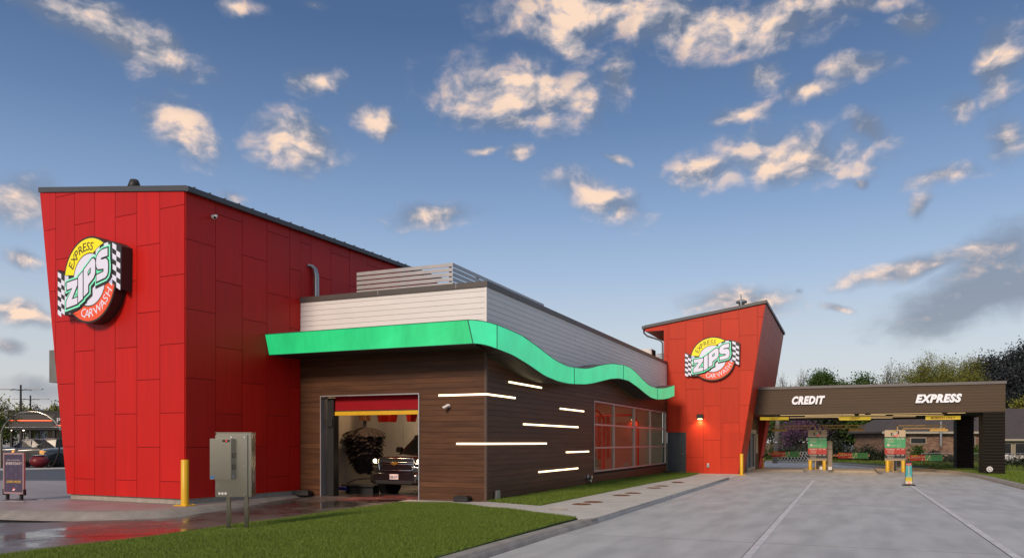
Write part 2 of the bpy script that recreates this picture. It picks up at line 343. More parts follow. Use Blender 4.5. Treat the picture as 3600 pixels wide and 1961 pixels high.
def textmesh(s, m, W=None, H=None, ext=.01, shear=0., bold=0., align='CENTER'):
    cu = bpy.data.curves.new('t', 'FONT'); cu.body = s; cu.align_x = align; cu.align_y = 'CENTER'; cu.extrude = ext; cu.shear = shear; cu.offset = bold; cu.resolution_u = 3; cu.space_character = 1 + bold * 2.4
    ob = bpy.data.objects.new('t', cu); COL.objects.link(ob); bpy.context.view_layer.update()
    dg = bpy.context.evaluated_depsgraph_get(); me = bpy.data.meshes.new_from_object(ob.evaluated_get(dg))
    bpy.data.objects.remove(ob); bpy.data.curves.remove(cu)
    co = np.empty(len(me.vertices)*3); me.vertices.foreach_get('co', co); co = co.reshape(-1, 3)
    mn, mx = co.min(0), co.max(0); sx = sy = 1
    if H: sy = H/(mx[1]-mn[1]); sx = sy
    if W: sx = W/(mx[0]-mn[0]); sy = sy if H else sx
    if align == 'CENTER': co[:, 0] = (co[:, 0]-(mn[0]+mx[0])/2)
    else: co[:, 0] -= mn[0]
    co[:, 0] *= sx; co[:, 1] = (co[:, 1]-(mn[1]+mx[1])/2)*sy
    me.materials.clear(); me.materials.append(m)
    return me, co
def text(name, s, m, loc, parent, W=None, H=None, ext=.01, shear=0., bold=0., align='CENTER', rot=0., M=None):
    """upright lettering in the parent's x-z plane, facing -y; baked so the parent's frame is kept"""
    me, co = textmesh(s, m, W, H, ext, shear, bold, align)
    c, n = math.cos(rot), math.sin(rot); out = np.empty_like(co)
    x, y = co[:, 0]*c-co[:, 1]*n, co[:, 0]*n+co[:, 1]*c
    out[:, 0] = x+loc[0]; out[:, 2] = y+loc[2]; out[:, 1] = -co[:, 2]+loc[1]
    if M is not None:
        A = np.array(M); out = out @ A[:3, :3].T + A[:3, 3]
    me.vertices.foreach_set('co', out.reshape(-1)); me.update()
    o = bpy.data.objects.new(name, me); COL.objects.link(o); o.parent = parent; return o
# ================================================================== ground
g = MB(); g.add([(-900,-300,-.42),(900,-300,-.42),(900,1500,-.42),(-900,1500,-.42)], [(0,1,2,3)])
struct('ground', g, mat('field_soil', (.035, .055, .018), .95, var=.4, vs=.15))
Z = -.12
lane = [(-4.9,-6,Z),(-4.9,36.5,Z),(-5.2,41.88,-.06),(-5.2,56,Z),(-6.6,60,Z),(-6.4,69.5,Z),(-3.2,68.2,Z),(-.3,63.5,Z),(2.4,55.6,Z),(4.4,51.8,Z),(5.4,48.6,Z),(5.8,44.5,Z),(5.86,38,Z),(5.87,-6,Z)]
slab('lane_paving', lane, CONC, .25)
farcurb = [Vector(p) for p in lane[5:]]
def offset(path, d):
    out = []
    for i, p in enumerate(path):
        a = path[max(i-1, 0)]; b = path[min(i+1, len(path)-1)]; t = (b-a); t.z = 0; t.normalize(); out.append(Vector((p.x-t.y*d, p.y+t.x*d, p.z)))
    return out
def smoothpath(p, n=3):
    for _ in range(n):
        q = [p[0]]
        for a, b in zip(p[:-1], p[1:]): q += [a*.75+b*.25, a*.25+b*.75]
        q.append(p[-1]); p = q
    return p
def curb(name, path, prof, m=None, lab=None):     # prof [(offset left of path, dz)]
    mb = MB(); rows = [[p + Vector((0, 0, dz)) for p in offset(path, d)] for d, dz in prof]
    for j in range(len(rows)-1):
        n = len(path); mb.add(rows[j]+rows[j+1], [(i, i+1, n+i+1, n+i) for i in range(n-1)], True)
    o = struct(name, mb, m or CURB, lab); return o
fc = smoothpath(farcurb, 2)
curb('lane_curb', fc, [(-.02,-.02),(.02,.06),(.10,.13),(.26,.15),(.28,-.1)][::1])
# lawn beyond the lane and beside the pay canopy
fo = offset(fc, .27)
slab('verge', [(p.x, p.y, .0) for p in fo] + [(7.9,-6,.0),(60,-6,-.05),(60,24,-.05),(9.6,33,-.05),(7.2,44.5,-.05),(6.0,56,-.05),(3.0,61,-.05),(1.5,69,-.05),(-2.4,80,-.05),(-9,78,-.05)], GRASSG, .3)
road = [atz(3900,1750,-.16),atz(3600,1677,-.16),atz(3400,1654,-.16),atz(3250,1645,-.16),atz(3100,1639,-.16),atz(2920,1632,-.16),atz(2740,1625,-.16),atz(2500,1617,-.16),
        atz(2500,1614.5,-.16),atz(2740,1620.5,-.16),atz(2920,1627,-.16),atz(3250,1637,-.16),atz(3360,1641,-.16),atz(3600,1651,-.16),atz(3900,1664,-.16)]
slab('back_road', road, ASPH, .2)
slab('back_field', [atz(3900,1664,-.11),atz(3600,1651,-.11),atz(3360,1641,-.11),atz(3250,1637,-.11),atz(2920,1627,-.11),atz(2740,1620.5,-.11),atz(2500,1614,-.11),(-30,160,-.11),(150,190,-.11)], GRASSG, .2)
# painted lane joints
for (a, b, lab) in ((((2058,1190),(2026,1232),(1985,1285),(1880,1403),(1780,1510)), 0, 'a'), (((2252,1193),(2300,1228),(2380,1280),(2560,1400),(2700,1500)), 0, 'b')):
    pts = [atz(x*1.3975, y*1.3975, Z+.005) for x, y in a]; X = sum(p.x for p in pts[:3])/3
    mb = MB(); mb.box(X-.062, X+.062, 2, pts[0].y, Z+.001, Z+.006); mb.mi = 1; mb.box(X-.075, X-.062, 2, pts[0].y, Z+.001, Z+.005)
    struct('lane_line', mb, [PAINTL, BLACK])
# saw cuts across the lane
mb = MB()
for y in (13.9, 23.1, 32.3, 41.5, 51): mb.box(-4.88, 5.8, y, y+.008, Z+.001, Z+.003)
struct('lane_joints', mb, mat('saw_cut', (.2,.2,.2), .9, var=.1))
# walkway beside the building
walk = [(-10.9,19.02,0.),(-8.93,19.02,0.),(-7.08,18.3,0.),(-6.98,30,0.),(-6.92,37,-.05),(-7.1,41.86,-.06),(-5.25,41.86,-.06),(-4.98,41.8,-.07),(-4.9,36.4,-.09),(-4.88,30,0.),(-4.87,16.0,0.),(-5.02,15.6,0.),(-5.3,15.62,0.),(-7.4,17.0,0.),(-9.6,18.1,0.),(-11.25,18.35,-.02),(-11.25,19.02,0.)]
slab('walkway', walk, CONC2, .2)
mb = MB()
for y in (20.2, 23.2, 26.2, 29.2): mb.box(-6.97, -4.9, y, y+.016, .001, .003)
struct('walkway_joints', mb, MATS['saw_cut'])
wc = [Vector((-4.86,15.62,-.12)), Vector((-4.86,20,-.12)), Vector((-4.88,30,-.12)), Vector((-4.9,36.6,-.12))]
curb('walkway_curb', wc[::-1], [(-.03,-.02),(-.01,.11),(-.04,.122)])
lc = smoothpath([Vector((-4.98,-6,-.12)),Vector((-4.99,9,-.12)),Vector((-4.95,12.5,-.12)),Vector((-4.86,16.0,-.12))], 2)
curb('lawn_curb', lc, [(-.04,-.03),(0,.05),(.05,.112),(.24,.116),(.25,-.05)])
lawn = [(-5.2,-6,0),(-5.22,13.8,.01),(-5.2,15.6,.005),(-5.3,15.62,.0),(-7.4,17.0,0.),(-9.6,18.1,.0),(-11.2,18.3,-.03),(-11.14,14,-.05),(-11.12,10.4,-.06),(-11.3,7.5,-.08),(-11.8,5,-.08),(-13,2,-.08),(-16,-6,-.08)]
slab('lawn_soil', lawn, GRASSG, .25)
strip_b = [(-7.08,18.3,0.),(-8.88,19.0,0.),(-8.88,41.8,-.06),(-7.1,41.8,-.055),(-6.92,37,-.045),(-6.98,30,0.004)]
slab('bed_soil', strip_b, GRASSG, .15)
# driveway out of the wash bay
dr = [(-11.05,18.9,-.01),(-14.2,18.9,-.01),(-15.9,20,-.03),(-15.6,16,-.1),(-14.2,13.6,-.14),(-16,11.5,-.14),(-24,8,-.14),(-60,2,-.14),(-60,-30,-.14),(-11.5,-30,-.14),(-11.1,10,-.13),(-11.1,16,-.09)]
slab('driveway', dr, WET, .2)
mb = MB()
for x, y, X, Y in ((-13.4,6,-13.15,18.8),(-20,4.5,-11.3,11.2)):
    a = Vector((x,y,-.14)); b = Vector((X,Y,-.09)); n_ = (b-a).to_2d().orthogonal().normalized()*.012
    mb.add([(a.x+n_.x,a.y+n_.y,-.134),(b.x+n_.x,b.y+n_.y,-.04 if Y>18 else -.128),(b.x-n_.x,b.y-n_.y,-.04 if Y>18 else -.128),(a.x-n_.x,a.y-n_.y,-.134)], [(0,1,2,3)])
struct('driveway_joints', mb, WOODBK)
# sidewalk round the red tower
sw0 = smoothpath([Vector(p) for p in ((-60,4,0),(-34,9.2,0),(-24,11.0,0),(-19.2,11.9,0),(-16.6,12.2,0),(-15.2,12.7,0),(-14.5,13.9,0),(-14.75,15.6,0),(-15.1,17.6,0),(-15.0,18.9,0))], 2)
PINK = mat('pinkish_concrete', (.27, .235, .235), .5, var=.22, vs=1.1, bump=.2, bs=25)
slab('sidewalk', [(p.x,p.y,.03) for p in sw0] + [(-15.8,30,.03),(-24.2,30,.03),(-23,24,.03),(-30,21.8,.03),(-60,10.5,.03)], PINK, .3)
curb('sidewalk_curb', sw0, [(-.42,-.155),(-.34,-.12),(-.22,-.04),(-.10,.015),(.0,.031),(.14,.034)])
slab('parking_lot', [(-23,24,.0),(-24.2,60,.0),(-60,150,0),(-260,180,0),(-260,-20,0),(-60,10.5,0),(-30,21.8,0)], ASPH, .25)
slab('far_curb', [atz(-80,1652,.02),atz(60,1650,.02),atz(330,1644,.02),atz(330,1640.5,.02),atz(60,1645,.02),atz(-80,1646,.02)], CONC2, .1)

# ================================================================== car wash building
BLD = thing('car_wash_building', 'long car wash building with two red towers and a brown and white boarded middle', 'car wash')
def part(mb, name, m, parent=None, lab=None, bevel=0.):
    o = mb.build(name, m, parent or BLD, bevel)
    if lab: o['label'] = lab
    return o
T = Frame(-15.28, 14.77, R(-3)); TM = T.M
def stag(pitch, a, b, z0=-1, z1=12): return lambda i: [z0 + pitch*k for k in range(1)] and [z for z in np.arange((a if i % 2 else b)-pitch*4, z1, pitch)]
tw = MB(TM)
fv = [(-4.56,.17),(0,.17),(0,7.88),(-5.76,8.66)]
clad(tw, fv, [-6.8,-5.9,-5.06,-4.24,-3.41,-2.58,-1.74,-.88,.024], stag(1.74, 2.34, 1.47), lambda x, z, t: (x, -t, z), .014, .022)
cy = [0] + [.96+.93*i for i in range(14)]
clad(tw, [(0,.17),(4.2,.17),(4.2,7.88),(0,7.88)], cy, stag(1.745, 2.35, 1.47), lambda y, z, t: (t, y, z), .014, .022)
clad(tw, [(4.2,5.3),(12,5.3),(12,7.88),(4.2,7.88)], [4.2]+cy[5:], stag(1.745, 1.47, 2.35), lambda y, z, t: (t, y, z), .014, .022)
wall = part(tw, 'tower_wall', RED, lab='red metal panel walls of the tall tower')
mb = MB(TM)
mb.prism(fv, lambda x, z: (x, 4.22, z), lambda x, z: (x, 0, z))
mb.prism([(-4.5,.17),(-.9,.17),(-.9,5.32),(0,5.32),(0,7.88),(-5.7,8.66)], lambda x, z: (x, 12, z), lambda x, z: (x, 4.22, z))
part(mb, 'wall_backing', REDBK, wall)
mb = MB(TM); mb.box(-4.5,-.03,.05,4.1,-.1,.2); part(mb, 'foundation', FOUND, wall)
# roof of the tall tower
rf = MB(TM); 
def roofz(x): return 7.88 + (-x)*(8.66-7.88)/5.76
sec = [(-5.78, roofz(-5.78)+.01), (.08, roofz(.08)+.01), (.08, roofz(.08)+.15), (-5.78, roofz(-5.78)+.15)]
rf.prism(sec, lambda x, z: (x, 12.1, z), lambda x, z: (x, -.06, z))
rf.box(.08,.18,-.06,12.1,7.86,7.99)
for i in range(24): rf.box(.04,.12,.2+i*.5,.225+i*.5,8.02,8.05)
for x in (-5.3,-2.2): rf.box(x,x+.012,-.064,-.06,roofz(x)+.02,roofz(x)+.15)
part(rf, 'tower_roof', FASC, wall, 'dark grey sloping metal roof edge', .006)
mb = MB(TM); vx, vz = T.py(472,637,3); mb.lathe([(.16,8.2),(.16,vz-.35),(.26,vz-.35),(.13,vz+.02),(.11,vz+.04)], (vx,3,0), 16); part(mb, 'roof_vent', BLACK, wall)
sbx, sbz = T.py(173,1231,3.); _, sb0 = T.py(173,1344,3.); mb = MB(TM); mb.box(sbx,-4.3,3,5.5,sb0,sbz); part(mb, 'side_box', mat('grey_louvre', (.16,.16,.15), .5), wall, 'grey boarded box sticking out of the far side of the tall tower')
# ---- boarded middle: ribbon profile first
k5 = lambda x, y: (1500+x*.4632, 1200+y*.4632)
RX = -8.15
bot = [atX(*k5(x, y), RX) for x, y in ((533,55),(600,82),(654,103),(774,176),(895,260),(1000,303),(1080,320),(1120,323),(1200,326),(1260,318),(1330,300),(1400,283),(1460,280),(1530,297),(1600,345),(1660,395),(1700,425),(1750,440),(1800,438),(1840,430),(1880,413))]
top = [atX(*k5(x, y), RX) for x, y in ((533,-128),(600,-100),(654,-78),(724,-45),(800,8),(850,45),(900,85),(960,130),(1020,165),(1080,190),(1120,197),(1200,205),(1240,202),(1300,185),(1360,172),(1420,168),(1494,178),(1550,200),(1600,245),(1650,300),(1700,340),(1750,354),(1800,354),(1840,345),(1880,330))]
YE = bot[-1].y
zb = lambda y: float(np.interp(y, [p.y for p in bot], [p.z for p in bot]))
zt = lambda y: float(np.interp(y, [p.y for p in top], [p.z for p in top]))
print('RIB', [(round(p.y,2), round(p.z,2)) for p in bot], [(round(p.y,2), round(p.z,2)) for p in top])
def zsm(f, y): return sum(f(y+d) for d in (-.25,-.12,0,.12,.25))/5
FX, FY, XL = -8.91, 19.0, -15.07
BP = .1515
brown, white = MB(), MB()
def board(mb, rng_, P, gap=.007): # ((a,b),(z0,z1))
    (a, b), (z0, z1) = rng_
    if b-a < .02: return
    th = .022
    # slightly raked board: lower edge proud
    v = [P(a,z0+gap/2,0),P(b,z0+gap/2,0),P(b,z1-gap/2,0),P(a,z1-gap/2,0),P(a,z0+gap/2,th),P(b,z0+gap/2,th),P(b,z1-gap/2,th-.004),P(a,z1-gap/2,th-.004)]
    mb.add(v, [(0,1,2,3),(4,7,6,5),(0,4,5,1),(1,5,6,2),(2,6,7,3),(3,7,4,0)])
PF = lambda x, z, t: (x, FY-t, z)
PS = lambda y, z, t: (FX+t, y, z)
for k in range(40):
    z0, z1 = k*BP-.1, (k+1)*BP-.1
    if z1 > 5.78: z1 = 5.78
    if z1-z0 < .03: continue
    zc = (z0+z1)/2; zf = max(z0, .0)
    # front
    mbx = brown if zc < 4.4 else white
    iv = [(XL, -14.30), (-10.94, FX-.045)] if zc < 2.97 else [(XL, FX-.045)]
    if zc > 4.4: iv = [(XL, FX-.03)]
    for a, b in iv:
        if z1 > .02: board(mbx, ((a, b), (zf, z1)), PF)
    # side
    cuts = list(np.arange(FY+.05, 41.88, .1)); runs = []; cur = None
    for y in cuts:
        wn = 28.65 < y < 41.58 and .42 < zc < 3.22
        kd = None if wn else ('b' if zc < .5*(zsm(zb, y)+zsm(zt, y)) else 'w')
        if cur and cur[0] == kd and not any(abs(y-s) < .06 for s in (26.57, 34.2)): cur[2] = y+.1
        else:
            if cur: runs.append(cur)
            cur = [kd, y, y+.1]
    runs.append(cur)
    for kd, a, b in runs:
        if kd: board(brown if kd == 'b' else white, ((a, min(b, 41.88)), (z0, z1)), PS)
bw = part(brown, 'boarded_wall', WOOD, lab='dark brown horizontal board walls')
ww = part(white, 'upper_wall', WHITE, lab='white horizontal board band above the green ribbon')
# backing walls (openings left free), built as separate panels butted together
bk = MB(); bt = .12
def bkF(a, b, z0, z1): bk.box(a, b, FY, FY+bt, z0, z1)
bkF(XL-.1,-14.3,-.2,5.9); bkF(-14.3,-10.94,2.96,5.9); bkF(-10.94,FX,-.2,5.9)
def bkS(a, b, z0, z1): bk.box(FX-bt, FX, a, b, z0, z1)
bkS(FY+bt,28.66,-.2,5.9); bkS(28.66,41.57,-.2,.43); bkS(28.66,41.57,3.21,5.9); bkS(41.57,41.9,-.2,5.9)
part(bk, 'wall_backing', WOODBK, bw)
mb = MB(); mb.box(FX-.045,FX+.028,FY-.028,FY+.045,0,4.36); part(mb, 'corner_trim', mat('brown_trim', (.085,.045,.03), .5), bw)
mb = MB(); mb.box(FX-.03,FX+.028,FY-.028,FY+.03,4.36,5.78); part(mb, 'corner_trim', WHITE, ww)
cp = MB(); cp.box(XL+.02,FX+.06,FY-.06,FY+.3,5.77,5.92); cp.box(FX-.3,FX+.06,FY+.3,41.9,5.77,5.92)
cp.mi = 1
for x in (-12.3,-9.8): cp.box(x,x+.012,FY-.064,FY-.06,5.775,5.918)
part(cp, 'coping', [COPE, SILV], ww, bevel=.005)
mb = MB(); mb.box(XL,FX-.3,FY+.3,41.9,5.5,5.56); part(mb, 'flat_roof', COPE, ww)
# ---- green ribbon canopy
rb = MB(); seams = [0]; fr = []
CXb, CXt, RY = -8.69, -8.84, 17.75
ZB, ZT = 4.09, 4.70
Lb, Lt = (-15.16, RY), (-15.27, RY)
ys = list(np.arange(bot[0].y, YE, .18)) + [YE]
path = [((-15.09,17.66,4.07),(-15.10,17.50,4.64)), ((CXb,RY,ZB),(CXt,RY,ZT))]
for i in range(1, 4):
    t = i/4; path.append(((CXb+(RX-CXb)*t, RY+(ys[0]-RY)*t**1.0, ZB+(zsm(zb,ys[0])-ZB)*t*t),(CXt+(RX-CXt)*t, RY+(ys[0]-RY)*t, ZT+(zsm(zt,ys[0])-ZT)*t*t)))
for y in ys: path.append(((RX,y,zsm(zb,y)),(RX,y,zsm(zt,y))))
sy = [1746.7, 1500+1120*.4632, 1500+1494*.4632, 1500+1752*.4632]; sy = [atX(u, 1300, RX).y for u in sy]
def inner(p):     # attachment line on the walls behind
    if p[1] <= RY+.001: return Vector((p[0], FY-.03, p[2]))
    if p[0] < RX-.001: 
        t = (p[0]-CXb)/(RX-CXb); return Vector((FX+.03*t, FY-.03, p[2]))
    return Vector((FX+.03, max(p[1], FY-.03), p[2]))
face = MB(); body = MB(); nP = len(path)
for i in range(nP-1):
    (b0, t0), (b1, t1) = path[i], path[i+1]; b0, t0, b1, t1 = map(Vector, (b0, t0, b1, t1))
    face.mi = 0 if i == 0 else 1
    if i == 0:      # long straight front, in four lit sheets
        n_ = 4
        for q in range(n_):
            A, B = q/n_, (q+1)/n_; e = .0
            face.add([b0.lerp(b1,A), b0.lerp(b1,B), t0.lerp(t1,B), t0.lerp(t1,A)], [(0,1,2,3)])
    else: face.add([b0,b1,t1,t0], [(0,1,2,3)], True)
    body.mi = 0; body.add([b0,b1,inner(b1),inner(b0)], [(3,2,1,0)], i > 0)
    body.mi = 1; body.add([t0,t1,inner(t1),inner(t0)], [(0,1,2,3)], i > 0)
b0, t0 = map(Vector, path[-1]); body.mi = 2; body.add([b0, inner(b0), inner(t0), t0], [(0,1,2,3)])
b0, t0 = map(Vector, path[0]); body.add([b0, inner(b0), inner(t0), t0], [(3,2,1,0)])
rib = part(body, 'ribbon_canopy', [SOFF, COPE, GREENB], lab='wavy canopy ribbon sweeping round the corner')
part(face, 'lit_face', [GREEN, GREENB], rib, 'glowing green face of the ribbon')
tr = MB(); DG = mat('dark_green_seam', (.01,.10,.07), .5, var=0)
for y in sy:
    tr.box(RX, RX+.012, y-.014, y+.014, zsm(zb,y), zsm(zt,y))
tr.cyl((CXb+.004,RY-.004,ZB),(CXt+.004,RY-.004,ZT),.014,n=6)
tr.tube([Vector(p[0])+Vector((0,-.004,0)) for p in path],.010,5); tr.tube([Vector(p[1])+Vector((0,-.004,0)) for p in path],.010,5)
part(tr, 'seam_trim', DG, rib)
# ---- strip lights let into the boards
def strip(a, b, z, face_, h=.048):
    mb = MB()
    if face_ == 'F': mb.box(a, b, FY-.035, FY-.005, z-h/2, z+h/2)
    elif face_ == 'S': mb.box(FX+.005, FX+.035, a, b, z-h/2, z+h/2)
    else:
        mb.box(a, FX+.035, FY-.035, FY-.005, z-h/2, z+h/2); mb.box(FX+.005, FX+.035, FY-.005, b, z-h/2, z+h/2)
    part(mb, 'strip_light', STRIP, bw)
strip(-10.34,20.95,2.885,'C'); strip(-9.79,23.53,1.555,'C')
for a, b, z in ((20.48,23.09,3.32),(24.82,27.42,2.73),(21.57,26.76,2.135),(25.45,28.02,1.25),(22.84,26.73,.66)): strip(a, b, z, 'S')
# ---- windows in the long side
def window(y0, y1, ym, lab):
    f = MB(); z0, z1 = .45, 3.2; x0, x1 = FX-.05, FX+.045
    f.box(x0,x1,y0,y1,z0,z0+.06); f.box(x0,x1,y0,y1,z1-.06,z1); f.box(x0,x1,y0,y0+.07,z0+.06,z1-.06); f.box(x0,x1,y1-.07,y1,z0+.06,z1-.06)
    f.box(x0+.004,x1-.004,ym-.035,ym+.035,z0+.06,z1-.06)
    for z in (1.38, 2.28):
        for a, b in ((y0+.07,ym-.035),(ym+.035,y1-.07)): f.box(x0+.008,x1-.012,a,b,z-.03,z+.03)
    w_ = part(f, 'window', ALU, bw, lab)
    p = MB(); p.box(FX-.012,FX-.006,y0+.05,y1-.05,z0+.04,z1-.04)
    part(p, 'window_pane', GLASS, BLD)
    s = MB(); s.box(FX-.02,FX+.07,y0-.02,y1+.02,z0-.035,z0); return w_
window(28.66, 34.86, 31.5, 'nearer aluminium window of six panes'); window(34.87, 41.56, 38.04, 'farther aluminium window of six panes')
# ---- bay door
od = MB(); 
od.box(-14.3,-14.27,FY-.06,FY+.34,0,2.96); od.box(-10.97,-10.94,FY-.06,FY+.34,0,2.96); od.box(-14.27,-10.97,FY-.06,FY+.34,2.935,2.965)
part(od, 'bay_frame', ALU, bw)
mb = MB(); mb.box(-14.20,-14.06,FY+.16,FY+.34,0,2.9); mb.box(-14.05,-13.95,FY+.12,FY+.38,0,2.9); mb.box(-14.18,-13.97,FY+.08,FY+.13,2.05,2.3); m2_ = MB(); m2_.box(-11.02,-10.975,FY+.12,FY+.34,0,2.9); part(m2_, 'door_track', BLACK, bw)
part(mb, 'door_track', BLACK, bw)
dcurt = MB()
for i in range(6): dcurt.box(-13.95,-11.02,FY+.20+.003*(i%2),FY+.215,2.53+i*.07,2.53+(i+1)*.07)
cu_ = part(dcurt, 'roller_door', mat('red_fabric', (.30,.003,.010), .65, var=.08, spec=.2), bw, 'red roller door raised most of the way')
mb = MB(); mb.bbox(-13.95,-11.02,FY+.17,FY+.245,2.385,2.50,.012); part(mb, 'bottom_bar', YEL, cu_, 'yellow padded bottom bar')
mb = MB(); mb.box(-13.95,-11.02,FY+.19,FY+.23,2.50,2.53); part(mb, 'seal_strip', BLACK, cu_)
# ---- wash tunnel interior
TUN = mat('tunnel_wall', (.36,.33,.28), .5, var=.15, vs=1.2)
it = MB(); it.box(-15.45,-15.35,FY+.12,41.6,.12,4.1); it.box(-15.35,FX-.14,41.4,41.5,.0,4.1); it.box(-15.35,FX-.14,FY+.12,41.4,4.0,4.1)
for y in np.arange(20.5, 41, 1.22): it.box(-15.36,-15.345,y,y+.012,.12,4.0)
inn = part(it, 'tunnel_wall', TUN, bw)
mb = MB(); mb.box(-15.35,-15.15,FY+.12,41.4,0,.14); part(mb, 'tunnel_kerb', FOUND, bw)
mb = MB(); mb.box(-15.35,-9.03,18.9,41.5,-.2,.0); part(mb, 'tunnel_floor', WET, bw)
LAMPW = emitm('tunnel_lamp', (1,.66,.36), 9.0)
for x, y in ((-14.6, 20.6), (-13, 23.5), (-13, 28.5), (-13, 33.5), (-13, 38.5)):
    mb = MB(); mb.bbox(x,x+.15,y-.7,y+.7,3.86,3.94,.01); part(mb, 'tunnel_lamp', LAMPW, bw)
for loc, e, col, sz in (((-13.6, 20.9, 3.7), 48, (1,.66,.38), .5), ((-13.4, 28.5, 3.8), 190, (1,.74,.5), .8), ((-13.4, 36, 3.8), 190, (1,.74,.5), .8)):
    ld = bpy.data.lights.new('tunnel_light', 'AREA'); ld.size = sz; ld.energy = e; ld.color = col
    lo = bpy.data.objects.new('tunnel_light', ld); COL.objects.link(lo); lo.location = loc; lo.parent = inn
mb = MB(); mb.bbox(-12.6,-11.9,FY+.5,FY+.56,2.86,2.92,.01); part(mb, 'red_lamp', emitm('red_lamp', (1,.02,.02), 6), bw)
ld = bpy.data.lights.new('red_light', 'SPOT'); ld.energy = 500; ld.color = (1,.02,.02); ld.spot_size = R(50); ld.spot_blend = .6; ld.shadow_soft_size = .1
lo = bpy.data.objects.new('red_light', ld); COL.objects.link(lo); lo.location = (-12.3,FY+.5,2.84); lo.rotation_euler = (R(-8),0,0); lo.parent = inn
# ---- roof screen
sl = MB()
for i in range(8):
    z = 6.92-.142*i; sl.box(-14.15,-10.75,20.6,20.63,z-.105,z); sl.box(-10.78,-10.75,20.63,28.2,z-.105,z)
scr = part(sl, 'roof_screen', SILV, lab='silver slatted screen on the flat roof')
for x in (-14.1,-12.5,-10.9): mb = MB(); mb.box(x,x+.06,20.635,20.7,5.56,6.88); part(mb, 'screen_post', FASC, scr)
for y in (22.4,24.4,26.4,28.1): mb = MB(); mb.box(-10.86,-10.785,y,y+.06,5.56,6.88); part(mb, 'screen_post', FASC, scr)
# pipes on the roof and on the tower's side wall
p = atX(1776, 1000, -9.7); mb = MB(); mb.cyl((p.x,p.y,5.56),(p.x,p.y,6.25),.07,n=12); part(mb, 'vent_pipe', WHITE, lab='short white vent pipe on the flat roof')
mb = MB()
y_, z_ = T.px(1092, 935, .0); y2, z2 = T.px(1092, 1045, .15)
for dx in (0, .09): mb.tube([TM @ Vector((.02,y_-.18,z_-.02)), TM @ Vector((.07,y_-.08+dx,z_-.01)), TM @ Vector((.12,y_+.02+dx,z_-.09)), TM @ Vector((.14,y_+.07+dx,z_-.28)), TM @ Vector((.14,y_+.08+dx,5.95))], .042, 10)
part(mb, 'wall_conduit', GALV, lab='galvanised gooseneck conduits on the red wall')
q = atX(2268, 1236, -10.6); mb = MB(); mb.bbox(q.x-.7,q.x+.5,q.y-.5,q.y+.5,5.56,q.z+.1,.02); ac = part(mb, 'roof_unit', WHITE, lab='pale boxed fan unit at the far end of the flat roof')
mb = MB(); mb.cyl((q.x+.51,q.y,q.z-.2),(q.x+.53,q.y,q.z-.2),.22,n=20); part(mb, 'fan_grille', FASC, ac)
q = atX(2313, 1252, -10.2); mb = MB()
for i in range(6): mb.box(q.x-.8,q.x+.5,q.y,q.y+.03,q.z+.15-.13*i-.09,q.z+.15-.13*i)
mb.box(q.x+.45,q.x+.5,q.y+.03,q.y+.08,5.56,q.z+.15); part(mb, 'far_screen', SILV)
# ---- small red tower
Y2, YB = 41.9, 54.5
lean = lambda z: -5.19 + (z+.05)*(1.37/8.86)
tz = lambda x: 8.70 + (x+3.82)*(.92/6.25)
s2 = MB(); P2 = lambda x, z, t: (x, Y2-t, z)
cols2 = [-9.06,-8.78,-7.87,-6.96,-6.05,-5.13,-4.2,-3.3]
j2 = stag(1.805, 1.70, .80)
zj = lambda x: tz(x)
# front: below the door line / beside the door / above
clad(s2, [(-7.86,-.06),(-5.19,-.06),(lean(2.12),2.12),(-7.86,2.12)], cols2, j2, P2, .012, .022)
clad(s2, [(-8.87,2.12),(lean(2.12),2.12),(lean(8.68),8.68),(-8.87,tz(-8.87))], cols2, j2, P2, .012, .022)
clad(s2, [(-9.06,5.95),(-8.88,5.95),(-8.88,tz(-8.88)),(-9.06,tz(-9.06))], cols2, j2, P2, .012, .022)
tw2 = part(s2, 'entrance_tower_wall', REDO, lab='orange red panel front of the smaller tower')
nrm = Vector((8.86, 0, -1.37)).normalized()
s3 = MB(); PR = lambda y, z, t: (lean(z)+nrm.x*t, y, z+nrm.z*t)
clad(s3, [(Y2,-.05),(44.6,-.05),(44.6,3.1),(Y2,3.1)], [Y2+.93*i for i in range(5)], j2, PR, .012, .022)
clad(s3, [(Y2,3.1),(YB,3.1),(YB,8.62),(Y2,8.72)], [Y2+.93*i for i in range(15)], j2, PR, .012, .022)
clad(s3, [(52.3,-.05),(YB,-.05),(YB,3.1),(52.3,3.1)], [52.3,53.2,54.1,55], j2, PR, .012, .022)
part(s3, 'leaning_side', REDO, tw2, 'outward leaning red side')
mb = MB()
fvb = [(-7.86,-.05),(-5.19,-.05),(lean(3.1),3.1),(-7.86,3.1)]
mb.prism(fvb, lambda x, z: (x, 44.6, z), lambda x, z: (x, Y2, z))
mb.prism([(-8.9,3.1),(lean(3.1),3.1),(lean(8.7),8.7),(-9.06,tz(-9.06))], lambda x, z: (x, YB, z), lambda x, z: (x, Y2, z))
mb.box(-8.9,-7.86,Y2,44.6,2.12,3.1)
mb.prism([(-5.3,-.05),(-5.19,-.05),(lean(3.1),3.1),(-5.3,3.1)], lambda x, z: (x, YB, z), lambda x, z: (x, 52.3, z))
part(mb, 'wall_backing', REDBK, tw2)
mb = MB(); mb.box(-8.9,-5.2,44.6,45.75,-.1,3.1); mb.box(-8.9,-5.2,49.6,56,-.1,3.1); mb.box(-8.9,-5.2,45.75,49.6,2.35,3.1)
for k in range(20): mb.box(-5.2,-5.185,45.0,52.3,-.05+k*BP+.006,-.05+(k+1)*BP) if not (45.7-45.0 < 0) and k*BP > 2.4 else mb.box(-5.2,-5.185,49.62,52.3,-.05+k*BP+.006,-.05+(k+1)*BP)
part(mb, 'vestibule_wall', TAUPE, tw2)
dd = MB()
